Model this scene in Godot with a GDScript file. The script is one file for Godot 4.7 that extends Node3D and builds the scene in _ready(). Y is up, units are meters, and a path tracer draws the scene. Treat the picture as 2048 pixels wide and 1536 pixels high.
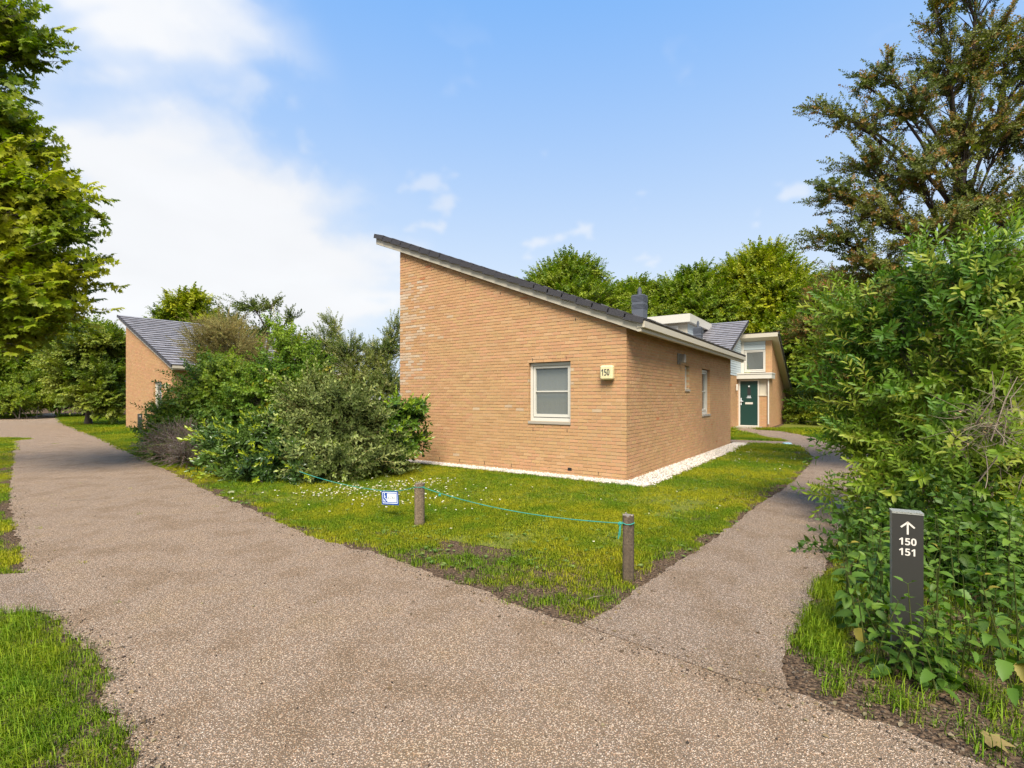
extends Node3D
# A brick holiday bungalow at the fork of two gravel-concrete paths, with lawn, shrubs and trees. Metres, y up, the camera looks along -z.

const RIGHT_EDGE := [Vector2(-48.32, -53.57), Vector2(-33.18, -36.59), Vector2(-25.93, -28.85), Vector2(-19.34, -22.39), Vector2(-14.37, -17.65), Vector2(-11.24, -14.42), Vector2(-9.36, -12.50), Vector2(-6.84, -10.00), Vector2(-4.77, -7.89), Vector2(-3.49, -6.67), Vector2(-2.36, -5.56), Vector2(-1.60, -4.95), Vector2(-1.30, -4.78), Vector2(-0.90, -4.44), Vector2(-0.50, -4.08), Vector2(-0.09, -3.72), Vector2(0.19, -3.46), Vector2(0.45, -3.28)]
const SEAM := [Vector2(0.45, -3.28), Vector2(0.53, -3.21), Vector2(0.89, -2.91), Vector2(1.19, -2.64), Vector2(1.42, -2.55)]
const RIGHT_VERGE := [Vector2(1.42, -2.55), Vector2(1.48, -2.48), Vector2(1.58, -2.34), Vector2(1.71, -2.25), Vector2(1.82, -2.13), Vector2(1.95, -1.98), Vector2(2.4, -1.2), Vector2(2.9, 0.5), Vector2(3.2, 4.0)]
const LEFT_PATCH := [Vector2(-0.7, 4.0), Vector2(-0.9, 0.0), Vector2(-1.15, -1.3), Vector2(-1.51, -2.02), Vector2(-1.79, -2.26), Vector2(-2.03, -2.48), Vector2(-2.32, -2.80), Vector2(-2.82, -3.16), Vector2(-3.27, -3.49)]
const SIDE_PATH := [Vector2(-3.27, -3.49), Vector2(-3.52, -3.43), Vector2(-6.5, -2.6), Vector2(-7.2, -3.4), Vector2(-4.30, -4.20), Vector2(-4.15, -4.25)]
const LEFT_EDGE := [Vector2(-4.15, -4.25), Vector2(-4.84, -4.92), Vector2(-5.86, -5.88), Vector2(-7.35, -7.32), Vector2(-9.11, -9.09), Vector2(-11.96, -12.00), Vector2(-16.84, -16.85), Vector2(-19.5, -18.6), Vector2(-40.0, -22.0), Vector2(-46.0, -31.0), Vector2(-35.72, -34.88), Vector2(-38.05, -39.47)]
const PATH_EDGE := [Vector2(0.45, -3.28), Vector2(0.74, -3.57), Vector2(1.06, -3.98), Vector2(1.53, -4.54), Vector2(2.05, -5.17), Vector2(2.62, -5.88), Vector2(3.46, -6.98), Vector2(4.23, -7.89), Vector2(5.14, -9.09), Vector2(6.50, -10.95), Vector2(7.51, -12.50), Vector2(8.38, -14.42), Vector2(8.65, -15.79), Vector2(7.60, -16.30), Vector2(7.38, -16.75), Vector2(6.9, -17.1), Vector2(7.1, -17.75), Vector2(7.78, -17.55), Vector2(9.34, -17.05), Vector2(9.49, -18.75), Vector2(9.92, -20.83), Vector2(10.16, -22.39), Vector2(10.62, -23.81), Vector2(11.42, -24.00), Vector2(11.3, -22.9), Vector2(11.82, -22.06), Vector2(11.32, -18.99), Vector2(10.35, -15.31), Vector2(9.44, -12.82), Vector2(6.51, -9.09), Vector2(5.06, -7.32), Vector2(4.13, -6.12), Vector2(3.70, -5.56), Vector2(3.05, -4.76), Vector2(2.53, -4.11), Vector2(2.23, -3.70), Vector2(1.86, -3.23), Vector2(1.65, -2.97), Vector2(1.49, -2.78), Vector2(1.42, -2.55)]
const SLOPE := 0.398
const BRICK_L := 0.19
const COURSE := 0.0647

var rng := RandomNumberGenerator.new()
var M := {}
var S := {}
var taken := {}
var patch_noise := FastNoiseLite.new()
var road_poly: PackedVector2Array
var path_poly: PackedVector2Array
var side_poly: PackedVector2Array


# ---------- mesh building ----------
class MB:
	var v := PackedVector3Array()
	var n := PackedVector3Array()
	var c := PackedColorArray()
	var i := PackedInt32Array()

	func tri(a: Vector3, b: Vector3, d: Vector3, col := Color.WHITE) -> void:
		var nn := (b - a).cross(d - a).normalized()
		var k := v.size()
		v.append(a); v.append(b); v.append(d)
		for j in 3:
			n.append(nn); c.append(col)
		i.append(k); i.append(k + 2); i.append(k + 1)

	func quad(a: Vector3, b: Vector3, d: Vector3, e: Vector3, col := Color.WHITE) -> void:
		var nn := (d - a).cross(e - b).normalized()
		var k := v.size()
		v.append(a); v.append(b); v.append(d); v.append(e)
		for j in 4:
			n.append(nn); c.append(col)
		i.append(k); i.append(k + 2); i.append(k + 1)
		i.append(k); i.append(k + 3); i.append(k + 2)

	func box(lo: Vector3, hi: Vector3, col := Color.WHITE, t := Transform3D()) -> void:
		var p := []
		for k in 8:
			p.append(t * Vector3(hi.x if k & 1 else lo.x, hi.y if k & 2 else lo.y, hi.z if k & 4 else lo.z))
		quad(p[4], p[5], p[7], p[6], col)
		quad(p[1], p[0], p[2], p[3], col)
		quad(p[5], p[1], p[3], p[7], col)
		quad(p[0], p[4], p[6], p[2], col)
		quad(p[6], p[7], p[3], p[2], col)
		quad(p[0], p[1], p[5], p[4], col)

	func rounded(size: Vector3, r: float, col := Color.WHITE, t := Transform3D()) -> void:
		var h := size / 2.0
		var inner := h - Vector3.ONE * r
		var axes := [[0, 1, 2], [1, 2, 0], [2, 0, 1]]
		for ax in axes:
			for s in [-1.0, 1.0]:
				var gu := [-h[ax[1]], -h[ax[1]] + r * 0.35, -inner[ax[1]], inner[ax[1]], h[ax[1]] - r * 0.35, h[ax[1]]]
				var gw := [-h[ax[2]], -h[ax[2]] + r * 0.35, -inner[ax[2]], inner[ax[2]], h[ax[2]] - r * 0.35, h[ax[2]]]
				var k := v.size()
				for a in 6:
					for b in 6:
						var p := Vector3()
						p[ax[0]] = s * h[ax[0]]
						p[ax[1]] = gu[a]
						p[ax[2]] = gw[b]
						var q := p.clamp(-inner, inner)
						var dd := (p - q).normalized()
						v.append(t * (q + dd * r)); n.append((t.basis * dd).normalized()); c.append(col)
				for a in 5:
					for b in 5:
						var o: int = k + a * 6 + b
						if s > 0:
							for e in [o, o + 7, o + 6, o, o + 1, o + 7]: i.append(e)
						else:
							for e in [o, o + 6, o + 7, o, o + 7, o + 1]: i.append(e)

	func tube(p: Array, r: Array, sides := 6, col := Color.WHITE, cap := false) -> void:
		var k := v.size()
		var side := Vector3.UP.cross(p[1] - p[0])
		if side.length() < 1e-4: side = Vector3.RIGHT.cross(p[1] - p[0])
		side = side.normalized()
		for j in p.size():
			var f: Vector3 = (p[mini(j + 1, p.size() - 1)] - p[maxi(j - 1, 0)]).normalized()
			side = (side - f * side.dot(f)).normalized()
			var o := f.cross(side)
			for s in sides:
				var a := TAU * s / sides
				var nn := side * cos(a) + o * sin(a)
				v.append(p[j] + nn * r[j]); n.append(nn); c.append(col)
		for j in p.size() - 1:
			for s in sides:
				var a: int = k + j * sides + s
				var b: int = k + j * sides + (s + 1) % sides
				for e in [a, a + sides, b, b, a + sides, b + sides]: i.append(e)
		if cap:
			var e: int = p.size() - 1
			var m: int = v.size()
			v.append(p[e]); n.append((p[e] - p[e - 1]).normalized()); c.append(col)
			for s in sides:
				for q in [m, k + e * sides + (s + 1) % sides, k + e * sides + s]: i.append(q)

	func leaf(base: Vector3, dir: Vector3, up: Vector3, l: float, w: float, shape: int, col: Color, curl := 0.15) -> void:
		# dir: along the leaf, up: its face. shape 0: four facets, 1: lance with eight facets, 2: lobed (maple), 3: toothed (nettle)
		var side := dir.cross(up).normalized()
		var nn := side.cross(dir).normalized()
		var k := v.size()
		if shape == 0:
			var pts := [base, base + dir * l * 0.45 + side * w * 0.5 + nn * w * 0.12, base + dir * l - nn * l * curl, base + dir * l * 0.45 - side * w * 0.5 + nn * w * 0.12, base + dir * l * 0.5 - nn * w * 0.06]
			for p in pts:
				v.append(p); c.append(col)
			n.append(nn); n.append((nn - side * 0.35).normalized()); n.append((nn + dir * 0.3).normalized()); n.append((nn + side * 0.35).normalized()); n.append(nn)
			for e in [0, 1, 4, 1, 2, 4, 2, 3, 4, 3, 0, 4]: i.append(k + e)
		elif shape == 1 or shape == 3:
			var st := [0.0, 0.22, 0.5, 0.78, 1.0] if shape == 1 else [0.0, 0.10, 0.14, 0.27, 0.31, 0.45, 0.49, 0.63, 0.67, 0.81, 0.84, 1.0]
			var wd := [0.06, 0.7, 1.0, 0.68, 0.0] if shape == 1 else [0.1, 0.86, 0.74, 1.0, 0.84, 0.96, 0.76, 0.78, 0.58, 0.52, 0.34, 0.0]
			var last: int = st.size() - 1
			for j in last + 1:
				var t: float = st[j]
				var mid := base + dir * l * (t - curl * 0.4 * t * t) - nn * l * curl * t * t
				var hw: float = wd[j] * w * 0.5
				v.append(mid - side * hw + nn * hw * 0.35); v.append(mid); v.append(mid + side * hw + nn * hw * 0.35)
				var nj := (nn + dir * curl * t * 1.6).normalized()
				n.append((nj + side * 0.3).normalized()); n.append(nj); n.append((nj - side * 0.3).normalized())
				for q in 3: c.append(col)
			for j in last:
				var o: int = k + j * 3
				for e in [o, o + 1, o + 3, o + 1, o + 4, o + 3, o + 1, o + 2, o + 4, o + 2, o + 5, o + 4]: i.append(e)
		else:
			var out := [Vector2(0, 0.02), Vector2(0.28, -0.06), Vector2(0.52, 0.08), Vector2(0.34, 0.3), Vector2(0.56, 0.62), Vector2(0.24, 0.56), Vector2(0.0, 1.0)]
			var ring := []
			for p in out: ring.append(p)
			for q in range(out.size() - 2, 0, -1): ring.append(Vector2(-out[q].x, out[q].y))
			v.append(base + dir * l * 0.4 - nn * l * 0.02); n.append(nn); c.append(col)
			for p in ring:
				v.append(base + dir * l * p.y + side * w * p.x - nn * l * curl * (p.y * p.y + absf(p.x) * 0.6))
				n.append((nn + dir * curl * p.y - side * p.x * 0.4).normalized()); c.append(col)
			for q in ring.size():
				i.append(k); i.append(k + 1 + q); i.append(k + 1 + (q + 1) % ring.size())

	func mesh() -> ArrayMesh:
		# front faces run clockwise: turn every triangle that disagrees with its normals
		for k in range(0, i.size(), 3):
			var p := v[i[k]]
			if (v[i[k + 1]] - p).cross(v[i[k + 2]] - p).dot(n[i[k]] + n[i[k + 1]] + n[i[k + 2]]) > 0.0:
				var s := i[k + 1]
				i[k + 1] = i[k + 2]
				i[k + 2] = s
		var a := []
		a.resize(Mesh.ARRAY_MAX)
		a[Mesh.ARRAY_VERTEX] = v; a[Mesh.ARRAY_NORMAL] = n; a[Mesh.ARRAY_COLOR] = c; a[Mesh.ARRAY_INDEX] = i
		var m := ArrayMesh.new()
		m.add_surface_from_arrays(Mesh.PRIMITIVE_TRIANGLES, a)
		return m


func numbered(called: String) -> String:
	taken[called] = taken.get(called, -1) + 1
	return called if taken[called] == 0 else "%s_%03d" % [called, taken[called]]

func thing(called: String, label: String, category: String, at := Vector3.ZERO, turn := 0.0, group := "") -> Node3D:
	var o := Node3D.new()
	o.name = numbered(called)
	add_child(o)
	o.position = at
	o.rotation.y = turn
	tag(o, label, category, group)
	return o

func tag(o: Node, label: String, category: String, group := "", kind := "") -> void:
	if label: o.set_meta("label", label)
	if category: o.set_meta("category", category)
	if group: o.set_meta("group", group)
	if kind: o.set_meta("kind", kind)

func put(called: String, mb, m: Material, parent: Node = self, kind := "") -> MeshInstance3D:
	var o := MeshInstance3D.new()
	o.mesh = mb.mesh() if mb is MB else mb
	o.name = numbered(called) if parent == self else called
	o.material_override = m
	parent.add_child(o, true)
	if kind: o.set_meta("kind", kind)
	return o

func scatter(called: String, m: Mesh, mat: Material, places: Array, tints: Array, parent: Node = self, kind := "stuff") -> MultiMeshInstance3D:
	var mm := MultiMesh.new()
	mm.transform_format = MultiMesh.TRANSFORM_3D
	mm.use_colors = true
	mm.mesh = m
	mm.instance_count = places.size()
	for k in places.size():
		mm.set_instance_transform(k, places[k])
		mm.set_instance_color(k, tints[k])
	var o := MultiMeshInstance3D.new()
	o.multimesh = mm
	o.material_override = mat
	o.name = numbered(called) if parent == self else called
	parent.add_child(o, true)
	if kind: o.set_meta("kind", kind)
	return o

func rnd(a: float, b: float) -> float: return rng.randf_range(a, b)

func rdir() -> Vector3:
	return Vector3(rng.randfn(), rng.randfn(), rng.randfn()).normalized()

func frame(fwd: Vector3, up: Vector3, s: float, at: Vector3) -> Transform3D:
	var y := fwd.normalized()
	var z := up - y * up.dot(y)
	if z.length() < 0.05: z = Vector3.RIGHT - y * y.x
	z = z.normalized()
	return Transform3D(Basis(y.cross(z) * s, y * s, z * s), at)


# ---------- materials ----------
func srgb(r: float, g: float, b: float) -> Color: return Color(r, g, b).linear_to_srgb()

func plain(r: float, g: float, b: float, rough := 0.6, spec := 0.5) -> StandardMaterial3D:
	var m := StandardMaterial3D.new()
	m.albedo_color = srgb(r, g, b)
	m.roughness = rough
	m.metallic_specular = spec
	return m

func noise_tex(freq: float, stops: Array, size := 512, type := FastNoiseLite.TYPE_SIMPLEX_SMOOTH, octaves := 4, sd := 1, cell := -1) -> NoiseTexture2D:
	var f := FastNoiseLite.new()
	f.noise_type = type
	f.frequency = freq
	f.seed = sd
	f.fractal_octaves = octaves
	if octaves == 1: f.fractal_type = FastNoiseLite.FRACTAL_NONE
	if cell >= 0:
		f.cellular_return_type = cell
		f.cellular_jitter = 1.0
	var t := NoiseTexture2D.new()
	t.width = size
	t.height = size
	t.seamless = true
	t.seamless_blend_skirt = 0.08
	t.noise = f
	var g := Gradient.new()
	g.offsets = PackedFloat32Array(stops.map(func(s): return s[0]))
	g.colors = PackedColorArray(stops.map(func(s): return s[1]))
	t.color_ramp = g
	return t

func grey(a: float) -> Color: return Color(a, a, a)

func world_tex(m: StandardMaterial3D, tex: Texture2D, per_metre: float) -> void:
	m.albedo_texture = tex
	m.uv1_triplanar = true
	m.uv1_world_triplanar = true
	m.uv1_scale = Vector3.ONE * per_metre

func relief(m: StandardMaterial3D, tex: Texture2D, cm: float) -> void:
	m.heightmap_enabled = true
	m.heightmap_texture = tex
	m.heightmap_scale = cm

func leafy(rough := 0.5, through := Color(0.45, 0.55, 0.12), spec := 0.4) -> StandardMaterial3D:
	var m := StandardMaterial3D.new()
	m.vertex_color_use_as_albedo = true
	m.roughness = rough
	m.metallic_specular = spec
	m.backlight_enabled = true
	m.backlight = through
	return m

# exposed aggregate: rounded stones of 7 to 14 mm set in cement, as a tile of 1.4 m
func pebbles() -> Array:
	rng.seed = 41
	var n := 1024
	var col := PackedByteArray()
	var hgt := PackedByteArray()
	col.resize(n * n * 3)
	hgt.resize(n * n)
	var tones := [[0.350, 0.233, 0.150], [0.415, 0.278, 0.182], [0.293, 0.216, 0.157], [0.472, 0.327, 0.215], [0.377, 0.223, 0.133], [0.556, 0.416, 0.296], [0.621, 0.498, 0.383], [0.228, 0.155, 0.108], [0.443, 0.340, 0.252]]
	var base := srgb(0.20, 0.145, 0.098)
	for k in n * n:
		var s := rng.randf() * 0.08
		col[k * 3] = int((base.r - s) * 255.0)
		col[k * 3 + 1] = int((base.g - s) * 255.0)
		col[k * 3 + 2] = int((base.b - s) * 255.0)
	for k in 21000:
		var cx := rng.randi() % n
		var cy := rng.randi() % n
		var ra := rnd(2.3, 5.0)
		var rb := ra * rnd(0.6, 1.0)
		var an := rnd(0, PI)
		var ca := cos(an)
		var sa := sin(an)
		var t: Array = tones[rng.randi() % tones.size()]
		var l := rnd(0.78, 1.18)
		var c := srgb(t[0] * l, t[1] * l, t[2] * l)
		var cr := int(c.r * 255.0)
		var cg := int(c.g * 255.0)
		var cb := int(c.b * 255.0)
		var lift := rnd(0.75, 1.0)
		var w := int(ceil(ra))
		for dy in range(-w, w + 1):
			for dx in range(-w, w + 1):
				var u := (dx * ca + dy * sa) / ra
				var v := (dy * ca - dx * sa) / rb
				var q := u * u + v * v
				if q < 1.0:
					var h := int(255.0 * lift * (0.3 + 0.7 * sqrt(1.0 - q)))
					var at := ((cy + dy) & (n - 1)) * n + ((cx + dx) & (n - 1))
					if h > hgt[at]:
						hgt[at] = h
						col[at * 3] = cr
						col[at * 3 + 1] = cg
						col[at * 3 + 2] = cb
	return [ImageTexture.create_from_image(Image.create_from_data(n, n, false, Image.FORMAT_RGB8, col)), ImageTexture.create_from_image(Image.create_from_data(n, n, false, Image.FORMAT_L8, hgt))]

func make_materials() -> void:
	var fine := noise_tex(0.06, [[0.0, grey(0.84)], [0.5, grey(0.96)], [1.0, grey(1.0)]], 512, FastNoiseLite.TYPE_SIMPLEX_SMOOTH, 5, 3)
	var pits := noise_tex(0.08, [[0.0, grey(0.0)], [1.0, grey(1.0)]], 512, FastNoiseLite.TYPE_SIMPLEX_SMOOTH, 4, 5)
	var b := StandardMaterial3D.new()
	b.vertex_color_use_as_albedo = true
	b.roughness = 0.92
	b.metallic_specular = 0.25
	world_tex(b, fine, 2.6)
	relief(b, pits, 0.25)
	M.brick = b
	var mo := plain(0.50, 0.39, 0.245, 0.95, 0.2)
	world_tex(mo, fine, 3.1)
	M.mortar = mo
	M.cream = plain(0.47, 0.42, 0.325, 0.45)
	M.white = plain(0.54, 0.51, 0.445, 0.4)
	M.dark_soffit = plain(0.10, 0.09, 0.07, 0.8)
	var t := StandardMaterial3D.new()
	t.vertex_color_use_as_albedo = true
	t.roughness = 0.55
	world_tex(t, noise_tex(0.05, [[0.0, grey(0.6)], [0.6, grey(0.95)], [1.0, grey(1.0)]], 512, FastNoiseLite.TYPE_SIMPLEX_SMOOTH, 5, 8), 1.3)
	M.tile = t
	M.lead = plain(0.075, 0.083, 0.10, 0.5)
	M.stone_sill = plain(0.36, 0.31, 0.25, 0.85)
	world_tex(M.stone_sill, fine, 4.0)
	var g := StandardMaterial3D.new()
	g.transparency = BaseMaterial3D.TRANSPARENCY_ALPHA
	g.albedo_color = Color(0.75, 0.8, 0.8, 0.16)
	g.roughness = 0.03
	g.metallic_specular = 0.6
	M.glass = g
	M.blind = plain(0.085, 0.08, 0.063, 0.9)
	M.dark = plain(0.012, 0.012, 0.012, 0.7)
	M.vent = plain(0.23, 0.21, 0.18, 0.6)
	M.lamp_box = plain(0.62, 0.54, 0.31, 0.35)
	M.lamp_box.subsurf_scatter_enabled = true
	M.lamp_box.subsurf_scatter_strength = 0.2
	M.ink = plain(0.02, 0.02, 0.02, 0.5)
	M.board_grey = plain(0.40, 0.45, 0.46, 0.7)
	M.door = plain(0.009, 0.040, 0.034, 0.3)
	M.sign_dark = plain(0.028, 0.027, 0.023, 0.42)
	M.sign_edge = plain(0.42, 0.42, 0.38, 0.6)
	world_tex(M.sign_edge, noise_tex(0.05, [[0.0, Color(0.35, 0.4, 0.25)], [0.45, grey(0.75)], [1.0, grey(1.0)]], 256, FastNoiseLite.TYPE_SIMPLEX_SMOOTH, 4, 12), 9.0)
	M.sign_text = plain(0.62, 0.57, 0.50, 0.6)
	M.blue = plain(0.01, 0.06, 0.30, 0.4)
	M.sign_white = plain(0.75, 0.77, 0.80, 0.4)
	M.rope = plain(0.03, 0.25, 0.19, 0.7)
	var w := StandardMaterial3D.new()
	w.vertex_color_use_as_albedo = true
	w.roughness = 0.9
	world_tex(w, noise_tex(0.05, [[0.0, grey(0.3)], [0.4, grey(0.75)], [0.6, grey(0.95)], [1.0, grey(1.0)]], 512, FastNoiseLite.TYPE_SIMPLEX_SMOOTH, 5, 20), 1.0)
	w.uv1_scale = Vector3(14.0, 1.6, 14.0)
	relief(w, w.albedo_texture, 1.0)
	M.wood = w
	var bark := StandardMaterial3D.new()
	bark.vertex_color_use_as_albedo = true
	bark.roughness = 0.95
	world_tex(bark, fine, 5.0)
	M.bark = bark
	# ground
	var soil := StandardMaterial3D.new()
	soil.roughness = 1.0
	soil.metallic_specular = 0.1
	world_tex(soil, noise_tex(0.045, [[0.0, srgb(0.030, 0.020, 0.013)], [0.38, srgb(0.075, 0.050, 0.033)], [0.55, srgb(0.11, 0.072, 0.046)], [0.72, srgb(0.16, 0.105, 0.066)], [1.0, srgb(0.26, 0.18, 0.11)]], 1024, FastNoiseLite.TYPE_SIMPLEX_SMOOTH, 6, 31), 0.7)
	relief(soil, noise_tex(0.09, [[0.0, grey(0)], [1.0, grey(1)]], 512, FastNoiseLite.TYPE_SIMPLEX_SMOOTH, 5, 33), 2.0)
	M.soil = soil
	var peb := pebbles()
	var cells: Texture2D = peb[0]
	var bumps: Texture2D = peb[1]
	var broad := noise_tex(0.012, [[0.0, Color(0.89, 0.87, 0.83)], [0.3, Color(0.95, 0.935, 0.91)], [0.5, grey(0.985)], [0.75, Color(1.0, 0.99, 0.97)], [1.0, Color(0.96, 0.95, 0.90)]], 512, FastNoiseLite.TYPE_SIMPLEX_SMOOTH, 5, 45)
	for k in 2:
		var r := StandardMaterial3D.new()
		r.roughness = 0.8
		r.metallic_specular = 0.3
		r.albedo_color = [Color(1, 1, 1), Color(0.97, 0.98, 1.0)][k]
		world_tex(r, cells, 1.2)
		r.uv1_offset = Vector3(0.37, 0.1, 0.61) * k
		relief(r, bumps, 0.45)
		r.detail_enabled = true
		r.detail_albedo = broad
		r.detail_blend_mode = BaseMaterial3D.BLEND_MODE_MUL
		r.detail_uv_layer = BaseMaterial3D.DETAIL_UV_2
		r.uv2_triplanar = true
		r.uv2_world_triplanar = true
		r.uv2_scale = Vector3.ONE * 0.23
		M[["road", "path"][k]] = r
	var thatch := StandardMaterial3D.new()
	thatch.roughness = 1.0
	thatch.metallic_specular = 0.1
	world_tex(thatch, noise_tex(0.05, [[0.0, srgb(0.05, 0.05, 0.016)], [0.4, srgb(0.10, 0.115, 0.02)], [0.6, srgb(0.15, 0.165, 0.026)], [0.8, srgb(0.21, 0.19, 0.05)], [1.0, srgb(0.28, 0.22, 0.10)]], 1024, FastNoiseLite.TYPE_SIMPLEX_SMOOTH, 6, 36), 0.6)
	M.thatch = thatch
	M.gravel = plain(0.50, 0.46, 0.41, 0.85)
	M.gravel.vertex_color_use_as_albedo = true
	M.gravel_bed = plain(0.26, 0.23, 0.19, 0.95)
	M.grass = leafy(0.55, Color(0.75, 0.85, 0.2), 0.3)
	M.leaf = leafy(0.5, Color(0.78, 0.88, 0.3))
	M.gloss_leaf = leafy(0.3, Color(0.55, 0.65, 0.2), 0.5)
	M.soft_leaf = leafy(0.7, Color(0.7, 0.78, 0.4), 0.25)
	M.petal = leafy(0.7, Color(0.5, 0.5, 0.5))


# ---------- sky ----------
func make_sky() -> void:
	var w := 1440
	var h := 720
	var im := Image.create(w, h, false, Image.FORMAT_RGBF)
	var f := FastNoiseLite.new()
	f.seed = 7
	f.frequency = 0.55
	f.fractal_octaves = 6
	f.domain_warp_enabled = true
	f.domain_warp_amplitude = 0.55
	f.domain_warp_frequency = 0.7
	var f2 := FastNoiseLite.new()
	f2.seed = 19
	f2.frequency = 1.5
	f2.fractal_octaves = 5
	# banks of cloud: azimuth from straight ahead, elevation, half widths, weight; the first two are the bank in view, the others carry the same sky round
	var banks := [[-31.0, 13.0, 20.0, 15.0, 1.0], [-36.0, 29.0, 16.0, 11.0, 0.42], [-58.0, 8.0, 20.0, 10.0, 0.8]]
	rng.seed = 77
	for k in 9:
		banks.append([68.0 + k * 26.0 + rnd(-6, 6), rnd(10, 35), rnd(14, 22), rnd(9, 15), rnd(0.6, 1.0)])
	var k_sky := 0.193
	for y in h:
		var el := (0.5 - (y + 0.5) / h) * PI
		if el < -0.02:
			for x in w: im.set_pixel(x, y, Color(0.14, 0.13, 0.10))
			continue
		var e := maxf(el, 0.0)
		var up := sin(e)
		var t := pow(1.0 - up, 1.6) * 1.35
		var clear := Color(0.035, 0.34, 0.92).lerp(Color(0.72, 0.84, 0.98), clampf(t, 0.0, 1.0))
		for x in w:
			var az := wrapf((x + 0.5) / w * TAU, -PI, PI)
			var q := Vector3(sin(az), 0, -cos(az)) * cos(e) / (up + 0.28)
			var n1 := f.get_noise_2d(q.x * 2.3, q.z * 2.3)
			var cover := 0.0
			for b in banks:
				var da: float = wrapf(rad_to_deg(az) - b[0], -180.0, 180.0) / b[2]
				var de: float = (rad_to_deg(el) - b[1]) / b[3]
				var r2: float = da * da + de * de
				if r2 < 4.0: cover = maxf(cover, b[4] * (1.0 - r2 * 0.72))
			var a := smoothstep(0.0, 0.72, cover + n1 * 0.75 * smoothstep(0.0, 0.35, cover))
			var wisp := smoothstep(0.36, 0.62, f2.get_noise_2d(q.x * 2.2 + 5.0, q.z * 2.2)) * 0.55 * smoothstep(0.7, 0.25, e)
			a *= 0.97 - 0.5 * smoothstep(0.0, 0.45, f2.get_noise_2d(q.x * 1.3, q.z * 2.6)) * smoothstep(0.9, 0.3, cover)
			a = clampf(maxf(a, wisp), 0.0, 1.0)
			var shade := 0.93 + 0.06 * n1
			im.set_pixel(x, y, clear.lerp(Color(shade * 0.98, shade * 0.995, shade * 1.02), a) * k_sky)
	var pm := PanoramaSkyMaterial.new()
	pm.panorama = ImageTexture.create_from_image(im)
	var sky := Sky.new()
	sky.sky_material = pm
	var env := Environment.new()
	env.background_mode = Environment.BG_SKY
	env.sky = sky
	env.tonemap_mode = Environment.TONE_MAPPER_LINEAR
	env.tonemap_exposure = 5.3
	env.sdfgi_enabled = true
	env.ssao_enabled = true
	env.ssil_enabled = true
	var we := WorldEnvironment.new()
	we.name = "environment"
	we.environment = env
	add_child(we)


func make_camera_and_sun() -> void:
	var cam := Camera3D.new()
	cam.name = "camera"
	cam.position = Vector3(0, 1.5, 0)
	cam.projection = Camera3D.PROJECTION_FRUSTUM
	cam.near = 0.1
	cam.far = 600.0
	cam.size = 0.1536
	cam.frustum_offset = Vector2(0, 0.0027)
	add_child(cam)
	cam.current = true
	var sun := DirectionalLight3D.new()
	sun.name = "sun"
	sun.light_color = Color(1.0, 0.97, 0.91)
	sun.light_energy = 0.5
	sun.light_angular_distance = 30.0
	sun.shadow_enabled = true
	sun.look_at_from_position(Vector3.ZERO, Vector3(0.03, -0.77, -0.63))
	add_child(sun)


# ---------- ground ----------
func wiggle(pts: Array, amount: float, sd: int) -> PackedVector2Array:
	var f := FastNoiseLite.new()
	f.seed = sd
	f.frequency = 1.3
	var out := PackedVector2Array()
	for k in pts.size() - 1:
		var a: Vector2 = pts[k]
		var b: Vector2 = pts[k + 1]
		var a0: Vector2 = pts[maxi(k - 1, 0)]
		var b1: Vector2 = pts[mini(k + 2, pts.size() - 1)]
		var steps := clampi(int(a.distance_to(b) / 0.045), 1, 40)
		for j in steps:
			var t := float(j) / steps
			var p := a.cubic_interpolate(b, a0, b1, t) if a.distance_to(b) < 4.0 else a.lerp(b, t)
			var side := (b - a).normalized().orthogonal()
			out.append(p + side * amount * (f.get_noise_2d(p.x * 2.0, p.y * 2.0) + 0.6 * f.get_noise_2d(p.x * 7.0, p.y * 7.0) + 0.5 * f.get_noise_2d(p.x * 25.0, p.y * 25.0)))
	out.append(pts[-1])
	return out

func sheet(called: String, poly: PackedVector2Array, y: float, m: Material) -> MeshInstance3D:
	var mb := MB.new()
	var idx := Geometry2D.triangulate_polygon(poly)
	for p in poly:
		mb.v.append(Vector3(p.x, y, p.y)); mb.n.append(Vector3.UP); mb.c.append(Color.WHITE)
	mb.i = idx
	var o := put(called, mb, m)
	o.set_meta("kind", "structure")
	return o

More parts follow.
